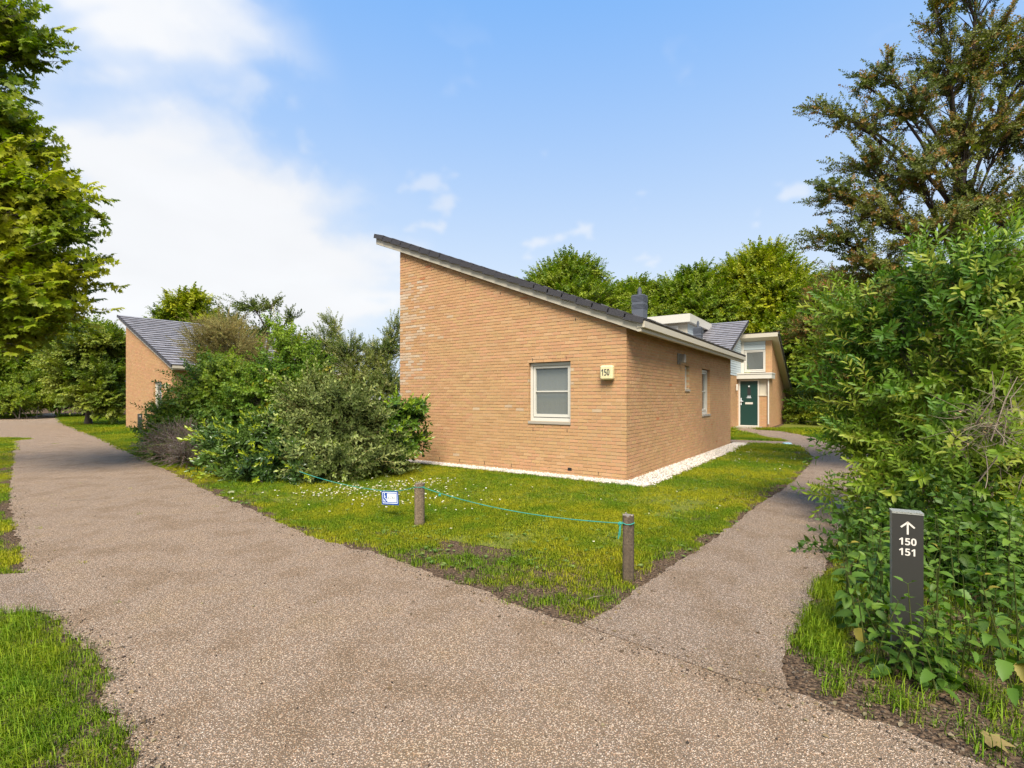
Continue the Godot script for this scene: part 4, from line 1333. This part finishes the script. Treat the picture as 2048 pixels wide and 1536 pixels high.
	# shrub bed between the two brick houses
	plant("cherry_laurel", "low dark laurel with yellow-green young shoots nearest the road", "shrub", Vector3(-4.75, 0, -9.2), [
		[-5.34, 0.48, -9.30, 0.6,0.42,0.5], [-4.74, 0.70, -9.40, 0.6,0.5,0.5], [-4.08, 0.44, -9.20, 0.5,0.45,0.5], [-4.66, 0.17, -8.90, 0.7,0.3,0.4], [-3.68, 0.17, -8.90, 0.45,0.25,0.4], [-5.82, 0.67, -9.80, 0.5,0.4,0.5], [-4.55, 0.96, -9.80, 0.5,0.4,0.5]],
		{"seed": 6, "sprigs": [S.laurel, S.laurel_tip], "mat": M.gloss_leaf, "tints": [Color(0.047, 0.095, 0.023), Color(0.108, 0.178, 0.031)], "dens": 62.0, "per": 5, "tip": 0.9, "tip_tint": Color(0.399, 0.450, 0.025), "limb": 0.012, "foot": 2.0})
	plant("silver_shrub", "large rounded grey-green shrub beside the brick gable", "shrub", Vector3(-3.4, 0, -9.7), [
		[-3.92, 1.45, -9.90, 0.75,0.55,0.7], [-3.10, 1.35, -9.80, 0.6,0.5,0.7], [-3.35, 0.80, -9.40, 0.85,0.5,0.6], [-4.17, 0.86, -9.80, 0.6,0.5,0.6], [-2.68, 0.77, -9.70, 0.5,0.5,0.6], [-3.11, 0.28, -9.00, 0.8,0.3,0.4], [-2.41, 0.23, -9.40, 0.4,0.3,0.4], [-3.65, 0.33, -9.00, 0.5,0.3,0.4]],
		{"seed": 7, "third": 0.2, "scale": 1.3, "sprigs": [S.oval], "mat": M.soft_leaf, "tints": [Color(0.106, 0.137, 0.037), Color(0.253, 0.291, 0.097), Color(0.401, 0.445, 0.164)], "dens": 52.0, "per": 6, "limb": 0.014, "foot": 2.0})
	plant("cherry_laurel", "glossy bright green laurel pressed against the brick wall", "shrub", Vector3(-2.4, 0, -10.9), [
		[-2.31, 1.14, -10.30, 0.5,0.4,0.5], [-1.95, 1.19, -10.30, 0.22,0.28,0.4], [-2.44, 0.75, -10.00, 0.4,0.4,0.5], [-2.13, 0.53, -10.20, 0.3,0.2,0.4], [-1.95, 0.60, -10.60, 0.14,0.12,0.2], [-2.29, 0.27, -9.80, 0.3,0.25,0.4]],
		{"seed": 8, "sprigs": [S.laurel, S.laurel_tip], "mat": M.gloss_leaf, "tints": [Color(0.05, 0.12, 0.014), Color(0.14, 0.24, 0.02)], "dens": 66.0, "per": 5, "tip": 0.85, "tip_tint": Color(0.319, 0.420, 0.028), "limb": 0.012, "foot": 1.5})
	plant("green_shrub", "broad mid-green shrub mound in front of the far brick house", "shrub", Vector3(-8.2, 0, -13.0), [
		[-8.11, 1.56, -13.00, 0.9,0.8,0.9], [-8.90, 0.97, -13.20, 0.8,0.75,0.8], [-9.09, 0.66, -13.00, 0.5,0.6,0.6], [-7.35, 1.82, -12.80, 0.8,0.7,0.9], [-8.76, 0.54, -12.80, 0.5,0.5,0.6], [-7.43, 0.70, -12.30, 0.9,0.6,0.6], [-6.64, 1.07, -12.20, 0.8,0.7,0.7], [-7.71, 2.29, -13.20, 0.6,0.4,0.7], [-8.45, 0.18, -12.00, 0.4,0.3,0.5]],
		{"seed": 9, "sprigs": [S.small, S.broad], "mat": M.leaf, "tints": [Color(0.101, 0.185, 0.021), Color(0.279, 0.358, 0.028)], "dens": 58.0, "per": 6, "limb": 0.015, "foot": 2.5, "scale": 1.1})
	plant("green_shrub", "upright fresh green shrub rising behind the laurel", "shrub", Vector3(-5.6, 0, -12.2), [
		[-5.78, 2.17, -12.20, 0.7,0.6,0.7], [-6.17, 1.56, -12.00, 0.7,0.6,0.7], [-5.51, 2.68, -12.40, 0.45,0.6,0.6], [-5.09, 1.68, -12.00, 0.6,0.6,0.6], [-5.80, 3.19, -12.50, 0.25,0.4,0.4], [-5.01, 2.31, -12.40, 0.5,0.5,0.6]],
		{"seed": 10, "sprigs": [S.broad, S.oval], "mat": M.leaf, "tints": [Color(0.104, 0.205, 0.020), Color(0.268, 0.372, 0.030), Color(0.480, 0.410, 0.034)], "third": 0.03, "dens": 40.0, "per": 6, "limb": 0.014, "foot": 2.0})
	plant("lavender_shrub", "grey-purple lavender bush at the edge of the road", "shrub", Vector3(-7.3, 0, -11.0), [
		[-7.55, 0.55, -11.20, 0.5,0.35,0.5], [-6.85, 0.47, -10.80, 0.45,0.35,0.4], [-7.63, 0.29, -11.00, 0.4,0.25,0.4], [-6.87, 0.24, -10.50, 0.5,0.22,0.3]],
		{"seed": 11, "sprigs": [S.spike, S.narrow], "mat": M.soft_leaf, "tints": [Color(0.176, 0.155, 0.134), Color(0.335, 0.265, 0.270), Color(0.159, 0.202, 0.071)], "dens": 110.0, "per": 5, "limb": 0.006, "foot": 2.0, "lift": 0.7})
	plant("olive_willow", "feathery olive-grey willow bush in front of the tiled roof", "shrub", Vector3(-10.0, 0, -17.2), [
		[-9.93, 3.79, -17.00, 1.0,0.7,0.9], [-10.61, 3.29, -17.00, 0.7,0.7,0.8], [-9.25, 3.29, -17.00, 0.8,0.8,0.9], [-9.76, 2.77, -17.00, 1.1,0.8,1.0], [-8.84, 2.79, -17.20, 0.8,0.8,0.9]],
		{"seed": 12, "sprigs": [S.narrow], "mat": M.soft_leaf, "tints": [Color(0.239, 0.222, 0.080), Color(0.459, 0.399, 0.159)], "dens": 44.0, "per": 7, "limb": 0.018, "foot": 2.0, "scale": 1.1})
	plant("arching_tree", "small tree with arching dark branches behind the olive-grey willow", "tree", Vector3(-11.0, 0, -22.0), [
		[-12.34, 4.83, -21.50, 1.0,0.6,1.0], [-11.53, 5.53, -22.00, 0.9,0.25,0.9], [-10.54, 5.68, -22.00, 0.6,0.16,0.7], [-9.66, 4.91, -22.00, 0.3,0.5,0.5], [-9.33, 3.76, -21.50, 0.8,0.7,0.9], [-10.99, 4.44, -21.80, 0.9,0.5,0.9]],
		{"seed": 13, "sprigs": [S.broad, S.haw], "mat": M.leaf, "tints": [Color(0.080, 0.116, 0.021), Color(0.176, 0.202, 0.043)], "dens": 18.0, "per": 6, "trunk": 0.11, "top": Vector3(0.3, 4.2, 0), "limb": 0.03, "scale": 1.3})
	plant("feathery_shrub", "loose feathery shrub behind the silver shrub, left of the gable", "shrub", Vector3(-5.2, 0, -17.5), [
		[-6.72, 3.34, -17.50, 0.9,0.7,0.9], [-5.57, 3.13, -17.20, 0.9,0.6,0.9], [-4.54, 2.96, -17.20, 0.8,0.7,0.9], [-4.10, 3.51, -17.50, 0.5,0.6,0.7], [-6.48, 4.08, -17.80, 0.4,0.5,0.6], [-5.17, 2.27, -17.00, 1.2,0.9,1.0], [-6.87, 2.44, -17.00, 1.0,0.9,1.0], [-4.03, 1.91, -16.50, 0.9,0.9,0.9], [-4.10, 3.95, -17.50, 0.25,0.5,0.4]],
		{"seed": 14, "sprigs": [S.small, S.oval], "mat": M.leaf, "tints": [Color(0.117, 0.167, 0.034), Color(0.301, 0.324, 0.077), Color(0.480, 0.462, 0.192)], "dens": 40.0, "per": 7, "limb": 0.016, "foot": 2.5, "scale": 1.1})
	plant("background_tree", "yellow-green crown rising over the far tiled roof", "tree", Vector3(-23.0, 0, -35.5), [
		[-23.24, 7.80, -35.00, 1.3,0.9,1.3], [-22.02, 8.32, -35.00, 0.8,0.7,1.0], [-24.29, 6.92, -35.00, 1.0,0.7,1.2], [-21.84, 6.92, -35.00, 1.4,1.0,1.4]],
		{"seed": 15, "sprigs": [S.broad, S.broad_b], "mat": M.leaf, "tints": maple, "dens": 20.0, "per": 7, "trunk": 0.2, "top": Vector3(0, 6.5, 0), "limb": 0.04, "scale": 1.9})
	plant("roadside_tree", "dense round leafy tree left of the far brick house", "tree", Vector3(-23.3, 0, -27.5), [
		[-23.21, 4.11, -27.50, 1.7,1.0,1.5], [-23.60, 2.45, -27.00, 1.4,1.1,1.4], [-21.84, 2.45, -27.00, 1.0,1.2,1.2], [-22.18, 1.37, -26.60, 1.6,0.8,1.2], [-22.25, 4.66, -27.50, 0.9,0.8,1.2], [-24.59, 3.56, -27.50, 1.0,1.0,1.3], [-22.34, 4.21, -28.50, 0.6,1.2,0.8], [-21.28, 1.10, -26.80, 0.6,0.7,0.8]],
		{"seed": 16, "sprigs": [S.broad, S.broad_b], "mat": M.leaf, "tints": [Color(0.10, 0.16, 0.018), Color(0.28, 0.31, 0.04)], "dens": 22.0, "per": 7, "trunk": 0.16, "top": Vector3(0, 4.0, 0), "limb": 0.03, "scale": 1.5})
	# woods: far trees, each its own
	var wood := [
		["dark green tree over the bend of the road", -42.0, -41.0, 8.0, 3.6, mid, 20], ["leafy tree at the edge of the picture behind the notice board", -39.0, -36.5, 7.0, 3.2, mid, 21], ["leafy tree beyond the road bend, next to the round leafy tree", -34.0, -40.0, 8.0, 3.2, mid, 22],
		["dark tree behind the far brick house", -27.0, -42.0, 6.5, 2.8, mid, 23],
		["broad green tree directly behind the near roof", 4.4, -41.0, 12.4, 6.4, mid, 24], ["narrow green tree next to the ribbed flue", 10.0, -42.0, 11.4, 4.6, mid, 25], ["green tree behind the white dormer", 14.4, -42.0, 12.0, 5.4, mid, 26], ["tallest yellow-green tree above the entrance house", 19.6, -40.5, 13.2, 6.2, maple, 27], ["dark green tree right of the entrance house roof", 22.2, -35.5, 9.8, 4.2, mid, 28], ["dark green tree beyond the hawthorn", 25.5, -34.0, 10.5, 3.8, mid, 29], ["dense green tree beyond the right of the leafy shrub", 31.0, -33.0, 11.0, 4.2, mid, 30], ["green tree showing between the roofs and the woods", 15.5, -46.0, 10.0, 3.6, mid, 34], ["green tree low behind the flue", 5.5, -47.0, 9.5, 3.8, mid, 35]]
	for w in wood:
		rng.seed = 700 + w[6]
		var lobes := []
		var hgt: float = w[3]
		var rad: float = w[4]
		for k in 17:
			var yy := lerpf(1.6, hgt - 1.3, k / 16.0)
			var rr := rad * (0.55 + 0.45 * sin(PI * clampf(yy / hgt, 0.05, 0.98)))
			var a := k * 2.4
			var off: float = rr * rnd(0.25, 0.75) * (1.0 if k < 14 else 0.55)
			lobes.append([w[1] + cos(a) * off, yy, w[2] + sin(a) * off, rr * 0.62, rr * 0.45, rr * 0.62])
		plant("woodland_tree", w[0], "tree", Vector3(w[1], 0, w[2]), lobes, {"seed": w[6], "sprigs": [S.broad, S.broad_b], "mat": M.leaf, "tints": w[5], "dens": 17.0, "per": 8, "trunk": 0.22, "top": Vector3(0.2, hgt * 0.75, 0), "limb": 0.04, "scale": 2.0}, "trees of the surrounding wood")
	plant("hedge_shrub", "sunlit low shrubs between the entrance house and the woods", "shrub", Vector3(19.0, 0, -29.5), [
		[16.99, 1.35, -29.00, 1.4,1.0,1.2], [17.81, 1.64, -28.00, 1.6,1.2,1.4], [16.13, 0.50, -28.50, 0.7,0.5,0.8], [18.79, 1.91, -27.00, 1.6,1.4,1.4], [16.59, 0.57, -26.50, 1.0,0.5,0.9]],
		{"seed": 17, "sprigs": [S.broad], "mat": M.leaf, "tints": mid, "dens": 18.0, "per": 6, "limb": 0.02, "foot": 3.0, "scale": 1.6})
	plant("hedge_shrub", "leafy undergrowth along the far bend of the road", "shrub", Vector3(-33.5, 0, -34.5), [
		[-34.14, 1.33, -34.00, 1.6,0.9,1.0], [-33.98, 1.32, -36.00, 1.6,0.9,1.0], [-35.84, 1.67, -34.00, 1.6,1.2,1.0], [-35.06, 2.40, -36.00, 1.8,1.2,1.0]],
		{"seed": 18, "sprigs": [S.broad], "mat": M.leaf, "tints": mid, "dens": 16.0, "per": 6, "limb": 0.02, "foot": 3.0, "scale": 1.7})
	make_nettles()
	make_dead_brush()

func make_nettles() -> void:
	var kinds := []
	for v in 7:
		rng.seed = 300 + v
		var mb := MB.new()
		var hgt: float = [0.66, 0.54, 0.42, 0.3, 0.6, 0.48, 0.36][v]
		var lean := Vector3(rnd(-0.08, 0.08), 0, rnd(-0.08, 0.08))
		mb.tube([Vector3.ZERO, lean * 0.4 + Vector3.UP * hgt * 0.5, lean + Vector3.UP * hgt], [0.004, 0.0035, 0.002], 5, Color(0.088, 0.108, 0.026))
		var pairs := int(hgt / rnd(0.045, 0.062))
		for k in pairs:
			var t := lerpf(0.22, 1.0, float(k) / (pairs - 1))
			var at := lean * t * t + Vector3.UP * hgt * t
			for s in 2:
				var az := k * PI / 2.0 + s * PI + rnd(-0.3, 0.3)
				var out := Vector3(cos(az), 0, sin(az))
				if rng.randf() < 0.12: continue
				var droop := lerpf(-0.45, 0.7, t * t) + rnd(-0.35, 0.35)
				var dir := (out + Vector3.UP * droop).normalized()
				var l := lerpf(0.10, 0.045, t * t) * rnd(0.6, 1.25)
				var g := rnd(0.7, 1.2)
				var col := Color(0.066, 0.144, 0.019).lerp(Color(0.163, 0.245, 0.026), t * rnd(0.3, 1.0)) * g
				if rng.randf() < 0.02: col = Color(0.325, 0.259, 0.039)
				mb.tube([at, at + dir * 0.02], [0.0012, 0.001], 3, col)
				mb.leaf(at + dir * 0.02, dir, (Vector3.UP - dir * dir.y + rdir() * 0.45), l, l * rnd(0.45, 0.6), 3, col, rnd(0.1, 0.55))
		kinds.append(mb.mesh())
	rng.seed = 333
	var spots := []
	for k in 1500:
		if spots.size() >= 105: break
		var p := Vector3(rnd(1.75, 4.2), 0, rnd(-4.1, -2.3))
		var r := p.x / -p.z
		if r < 0.66 + (0.06 if -p.z < 3.0 else 0.0) or r > 1.1: continue
		if Geometry2D.is_point_in_polygon(Vector2(p.x, p.z), path_poly) or Geometry2D.is_point_in_polygon(Vector2(p.x, p.z), road_poly): continue
		if edge_distance(Vector2(p.x, p.z), road_poly) < 0.42 or edge_distance(Vector2(p.x, p.z), path_poly) < 0.16: continue
		# the sign post stands clear on its front
		if absf(p.x - 2.29) < 0.13 and p.z > -3.05 and p.z < -2.8: continue
		spots.append(p)
	for p in [Vector3(2.02, 0, -2.66), Vector3(2.10, 0, -2.60), Vector3(2.16, 0, -2.68), Vector3(2.2, 0, -2.58), Vector3(2.27, 0, -2.7), Vector3(1.98, 0, -2.78), Vector3(2.06, 0, -2.74), Vector3(2.12, 0, -2.76), Vector3(2.2, 0, -2.74), Vector3(2.3, 0, -2.64), Vector3(2.36, 0, -2.74)]: spots.append(p)
	for p in spots:
		var v := rng.randi() % 7
		var before_sign: bool = absf(p.x / -p.z - 0.79) < 0.09 and p.z > -2.9
		if before_sign: v = [3, 6, 2, 6][rng.randi() % 4]
		var o := MeshInstance3D.new()
		o.mesh = kinds[v]
		o.material_override = M.leaf
		o.name = numbered("nettle")
		add_child(o)
		o.position = p
		o.rotation = Vector3(rnd(-0.16, 0.16), rnd(0, TAU), rnd(-0.16, 0.16))
		o.scale = Vector3.ONE * rnd(0.85, 1.2)
		tag(o, "stinging nettle in the clump round the dark numbered sign post", "nettle", "nettles round the sign post")

func make_dead_brush() -> void:
	rng.seed = 350
	var mb := MB.new()
	var c := Vector3(4.35, 1.22, -4.55)
	for k in 150:
		var a := c + rdir() * Vector3(0.35, 0.28, 0.2) * rng.randf()
		var b := a + rdir() * rnd(0.12, 0.5)
		var m := a.lerp(b, 0.5) + rdir() * 0.07
		var pts := []
		for j in 5: pts.append(bez(a, m, b, j / 4.0))
		var r := rnd(0.0008, 0.003) if k > 10 else rnd(0.004, 0.006)
		var g := rnd(0.7, 1.2)
		mb.tube(pts, [r, r, r * 0.9, r * 0.7, r * 0.4], 4, Color(0.24, 0.19, 0.13) * g)
	for k in 12:
		var a := c + Vector3(rnd(-0.2, 0.5), rnd(-0.9, 0.1), rnd(-0.1, 0.2))
		var b := a + Vector3(rnd(-0.1, 0.5), rnd(0.3, 0.8), rnd(-0.1, 0.1))
		mb.tube([a, a.lerp(b, 0.5) + rdir() * 0.08, b], [0.006, 0.005, 0.003], 5, Color(0.22, 0.17, 0.12))
	for k in 60:
		mb.leaf(c + rdir() * Vector3(0.4, 0.3, 0.2) * rng.randf(), rdir(), rdir(), rnd(0.02, 0.05), 0.014, 1, Color(0.27, 0.19, 0.08) * rnd(0.6, 1.2), 0.5)
	var o := put("dead_branches", mb, M.bark)
	tag(o, "tangle of dead grey-brown twigs caught in the leafy shrub", "branches")


# ---------- small things ----------
func make_sign_post(at: Vector3, turn: float, label: String, lines: Array, arrow: float) -> void:
	var n := thing("sign_post", label, "sign post", at, turn, "numbered sign posts")
	var w := 0.142
	var h := 0.84
	var b := MB.new()
	b.box(Vector3(-w / 2, -0.05, -0.03), Vector3(w / 2, h - 0.006, 0.045))
	put("body", b, M.sign_edge, n)
	var f := MB.new()
	f.box(Vector3(-w / 2 - 0.001, -0.05, 0.045), Vector3(w / 2 + 0.001, h - 0.012, 0.050))
	put("front_plate", f, M.sign_dark, n)
	var t := MB.new()
	t.box(Vector3(-w / 2 - 0.003, h - 0.012, -0.035), Vector3(w / 2 + 0.003, h, 0.053))
	put("cap", t, M.sign_edge, n)
	var ar := MB.new()
	var tilt := Basis(Vector3.BACK, arrow)
	for s in [[Vector3(-0.0045, -0.036, 0), Vector3(0.0045, 0.034, 0.0015), 0.0], [Vector3(-0.0045, -0.044, 0), Vector3(0.0045, 0.004, 0.0015), 0.80], [Vector3(-0.0045, -0.044, 0), Vector3(0.0045, 0.004, 0.0015), -0.80]]:
		var off := Vector3(0, 0.034, 0) if s[2] != 0.0 else Vector3.ZERO
		ar.box(s[0], s[1], Color.WHITE, Transform3D(tilt, Vector3(0, h - 0.092, 0.0505)) * Transform3D(Basis(Vector3.BACK, s[2]), off))
	put("arrow", ar, M.sign_text, n)
	for k in lines.size():
		lettering(n, "number", lines[k], 0.040, Transform3D(Basis(), Vector3(0, h - 0.170 - k * 0.060, 0.0508)), M.sign_text, 0.92, 1)

func make_post(at: Vector3, h: float, r: float, sd: int, label: String, tone: float) -> void:
	rng.seed = sd
	var mb := MB.new()
	var rings := 12
	var sides := 14
	var off := []
	for s in sides: off.append(rnd(0.9, 1.08))
	off[3] = 0.72
	off[9] = 0.8
	var k0 := 0
	for j in rings + 1:
		var y := lerpf(-0.1, h, float(j) / rings)
		for s in sides:
			var a := TAU * s / sides
			var rr: float = r * off[s] * (1.0 + rng.randfn() * 0.02)
			mb.v.append(Vector3(cos(a) * rr, y + (rng.randfn() * 0.004 if j == rings else 0.0), sin(a) * rr))
			mb.n.append(Vector3(cos(a), 0, sin(a)))
			mb.c.append(Color(0.33, 0.235, 0.15) * rnd(0.8, 1.15) * tone)
	for j in rings:
		for s in sides:
			var a: int = j * sides + s
			var b: int = j * sides + (s + 1) % sides
			for e in [a, a + sides, b, b, a + sides, b + sides]: mb.i.append(e)
	var o := put("wooden_post", mb, M.wood)
	o.position = at
	tag(o, label, "post", "posts of the rope fence")
	var cap := MB.new()
	for s in sides:
		var a := mb.v[rings * sides + s]
		var b := mb.v[rings * sides + (s + 1) % sides]
		cap.tri(Vector3(0, h + 0.004, 0), b, a, Color(0.42, 0.35, 0.27) * rnd(0.8, 1.1))
	put("sawn_top", cap, M.wood, o)

func rope_between(mb: MB, pts: Array, sag: float, r := 0.0042) -> void:
	for k in pts.size() - 1:
		var a: Vector3 = pts[k]
		var b: Vector3 = pts[k + 1]
		var line := []
		var rad := []
		for j in 17:
			var t := j / 16.0
			line.append(a.lerp(b, t) - Vector3(0, sag * a.distance_to(b) * 4.0 * t * (1.0 - t), 0))
			rad.append(r * (1.0 + 0.18 * sin(j * 2.4)))
		mb.tube(line, rad, 6)

func make_small_things() -> void:
	make_sign_post(Vector3(2.30, 0, -2.92), -0.50, "dark sign post with an upward arrow reading 150 and 151", ["150", "151"], 0.0)
	make_sign_post(Vector3(-15.1, 0, -20.3), 0.35, "distant dark sign post before the far brick house", [], -PI / 2)
	var pa := Vector3(-1.08, 0, -5.84)
	var pb := Vector3(0.95, 0, -4.09)
	make_post(pa, 0.50, 0.056, 401, "weathered wooden post next to the blue parking sign", 1.0)
	make_post(pb, 0.54, 0.046, 402, "weathered wooden post with the teal rope knotted to it, at the corner of the lawn", 0.62)
	var start := Vector3(-3.02, 0.45, -7.1)
	var s0 := Vector3(-1.62, 0.335, -6.25)
	var s1 := Vector3(-1.40, 0.355, -6.12)
	var ta := pa + Vector3(0, 0.46, 0.058)
	var tb := pb + Vector3(-0.045, 0.475, 0.02)
	var mb := MB.new()
	rope_between(mb, [start, s0], 0.022)
	rope_between(mb, [s0, s1], 0.0)
	rope_between(mb, [s1, ta + Vector3(-0.05, 0, 0)], 0.01)
	rope_between(mb, [ta + Vector3(0.05, 0, 0), tb], 0.028)
	var loop := []
	for k in 13: loop.append(pa + Vector3(cos(k * TAU / 12) * 0.058, 0.46, sin(k * TAU / 12) * 0.058))
	mb.tube(loop, Array(PackedFloat32Array([0.004, 0.004, 0.004, 0.004, 0.004, 0.004, 0.004, 0.004, 0.004, 0.004, 0.004, 0.004, 0.004])), 6)
	loop = []
	for k in 13: loop.append(pb + Vector3(cos(k * TAU / 12) * 0.05, 0.475 + sin(k * 1.3) * 0.004, sin(k * TAU / 12) * 0.05))
	mb.tube(loop, Array(PackedFloat32Array([0.004, 0.004, 0.004, 0.004, 0.004, 0.004, 0.004, 0.004, 0.004, 0.004, 0.004, 0.004, 0.004])), 6)
	# knots and the loose end
	for kn in [tb + Vector3(-0.03, 0, 0.01), tb.lerp(ta, 0.86) - Vector3(0, 0.045, 0)]:
		for q in 3:
			var ring := []
			for k in 9: ring.append(kn + Basis(Vector3(1, q * 0.8, q - 1).normalized(), q * 1.1) * Vector3(cos(k * TAU / 8) * 0.011, sin(k * TAU / 8) * 0.012, q * 0.004))
			mb.tube(ring, [0.0055, 0.0055, 0.0055, 0.0055, 0.0055, 0.0055, 0.0055, 0.0055, 0.0055], 6)
	mb.tube([tb + Vector3(-0.03, -0.005, 0.015), tb + Vector3(-0.036, -0.06, 0.02), tb + Vector3(-0.044, -0.12, 0.018)], [0.0045, 0.0045, 0.005], 6)
	mb.tube([tb + Vector3(-0.026, -0.005, 0.018), tb + Vector3(-0.026, -0.05, 0.024), tb + Vector3(-0.032, -0.10, 0.022)], [0.004, 0.004, 0.004], 6)
	tag(put("rope", mb, M.rope), "teal rope strung between the posts and the shrubs", "rope")
	make_parking_sign(s0, s1)
	# notice board at the bend, bits lying about
	var nb := thing("notice_board", "grey board on posts at the far bend of the road", "board", Vector3(-34.6, 0, -33.6), 0.5)
	var bd := MB.new()
	bd.box(Vector3(-2.2, 0.8, -0.03), Vector3(0.0, 1.22, 0.03))
	put("board", bd, M.board_grey, nb)
	for x in [-2.1, 0.06]:
		var p := MB.new()
		p.box(Vector3(x - 0.06, -0.05, -0.06), Vector3(x + 0.06, 1.26, 0.06))
		put("post", p, M.board_grey, nb)
	rng.seed = 420
	for tw in [[Vector3(0.62, 0.012, -3.72), 0.5, 0.16, "grey fallen twig lying on the bare soil by the corner"], [Vector3(-6.3, 0.02, -10.35), 2.0, 0.55, "small dark fallen branch at the road edge below the lavender"], [Vector3(-6.2, 0.02, -7.2), 0.1, 0.3, "short brown twig lying on the road near its grassy edge"]]:
		var b := MB.new()
		var d := Vector3(cos(tw[1]), 0, -sin(tw[1]))
		var p0: Vector3 = -d * tw[2] * 0.5
		b.tube([p0, p0.lerp(d * tw[2] * 0.5, 0.4) + Vector3(0, 0.012, 0.01), d * tw[2] * 0.5], [0.005, 0.004, 0.002], 5, Color(0.22, 0.17, 0.12))
		b.tube([p0 * 0.2, p0 * 0.2 + d.rotated(Vector3.UP, 0.8) * tw[2] * 0.3 + Vector3(0, 0.02, 0)], [0.003, 0.0015], 4, Color(0.2, 0.15, 0.1))
		var o := put("fallen_twig", b, M.bark)
		o.position = tw[0]
		tag(o, tw[3], "twig", "fallen twigs")
	for lf in [[Vector3(2.02, 0.05, -2.14), 0.10, Color(0.33, 0.24, 0.09), "dry tan leaf lying in the dark verge under the nettles"], [Vector3(-4.35, 0.06, -7.7), 0.11, Color(0.42, 0.42, 0.2), "pale fallen leaf on the grass strip under the laurel"]]:
		var b := MB.new()
		b.leaf(Vector3.ZERO, Vector3(0.7, 0.15, 0.4).normalized(), Vector3(0.1, 1, 0.3), lf[1], lf[1] * 0.9, 2, lf[2], 0.35)
		var o := put("fallen_leaf", b, M.leaf)
		o.position = lf[0]
		tag(o, lf[3], "leaf", "fallen leaves")
	var bag := MB.new()
	bag.rounded(Vector3(0.24, 0.07, 0.16), 0.03)
	var bo := put("litter_bag", bag, plain(0.30, 0.48, 0.55, 0.5))
	bo.position = Vector3(8.75, 0.03, -15.9)
	tag(bo, "crumpled pale blue plastic lying at the path edge", "litter")

func make_parking_sign(a: Vector3, b: Vector3) -> void:
	var x := (b - a).normalized()
	var z := x.cross(Vector3.UP).normalized()
	if z.z < 0: z = -z
	var y := z.cross(x).normalized()
	var n := thing("parking_sign", "small blue and white disabled parking plate hanging from the teal rope", "sign", a.lerp(b, 0.5) - Vector3(0, 0.085, 0))
	n.basis = Basis(x, y, z)
	var w := 0.28
	var h := 0.175
	var p := MB.new()
	p.box(Vector3(-w / 2, -h / 2, -0.003), Vector3(w / 2, h / 2, 0.0))
	put("plate", p, M.blue, n)
	var fr := MB.new()
	var e := 0.017
	for s in [[-w / 2 + e, -h / 2 + e, w / 2 - e, -h / 2 + e + 0.008], [-w / 2 + e, h / 2 - e - 0.008, w / 2 - e, h / 2 - e], [-w / 2 + e, -h / 2 + e, -w / 2 + e + 0.007, h / 2 - e], [w / 2 - e - 0.007, -h / 2 + e, w / 2 - e, h / 2 - e]]:
		fr.box(Vector3(s[0], s[1], 0.0), Vector3(s[2], s[3], 0.001))
	put("border", fr, M.sign_white, n)
	var pl := MB.new()
	pl.box(Vector3(-0.045, -0.052, 0.0), Vector3(0.105, 0.052, 0.0012))
	put("number_field", pl, M.sign_white, n)
	lettering(n, "number", "XJ-278-D", 0.032, Transform3D(Basis(), Vector3(0.030, 0.0, 0.0014)), M.ink, 0.78)
	var wc := MB.new()
	var ring := []
	for k in 15: ring.append(Vector3(-0.062 + cos(0.9 - k * 0.32) * 0.017, -0.022 + sin(0.9 - k * 0.32) * 0.017, 0.0005))
	var rr := []
	for k in 15: rr.append(0.0033)
	wc.tube(ring, rr, 5)
	wc.tube([Vector3(-0.068, 0.030, 0.0005), Vector3(-0.067, -0.004, 0.0005), Vector3(-0.052, -0.006, 0.0005), Vector3(-0.045, -0.032, 0.0005)], [0.0035, 0.0035, 0.0035, 0.003], 5)
	wc.tube([Vector3(-0.068, 0.034, 0.0005), Vector3(-0.068, 0.045, 0.0005)], [0.0055, 0.0055], 8)
	wc.tube([Vector3(-0.067, 0.014, 0.0005), Vector3(-0.050, 0.013, 0.0005)], [0.003, 0.003], 5)
	var ws := put("wheelchair_symbol", wc, M.sign_white, n)
	ws.scale = Vector3(1.25, 1.2, 1.0)
	ws.position = Vector3(-0.005, 0.0, 0.0)


func _ready() -> void:
	patch_noise.seed = 9
	patch_noise.frequency = 0.6
	patch_noise.fractal_octaves = 3
	make_camera_and_sun()
	make_sky()
	make_materials()
	make_sprigs()
	make_ground()
	make_near_house("brick_house", "brick bungalow with a steep single-slope tiled roof at the path fork", Vector3(2.038, 0, -8.902), -0.6047, true)
	make_near_house("brick_house", "distant brick bungalow with grey tiled roof left of the shrubs", Vector3(-14.2, 0, -20.9), -0.6458, false)
	make_back_house()
	make_gravel()
	make_grass()
	make_plants()
	make_small_things()
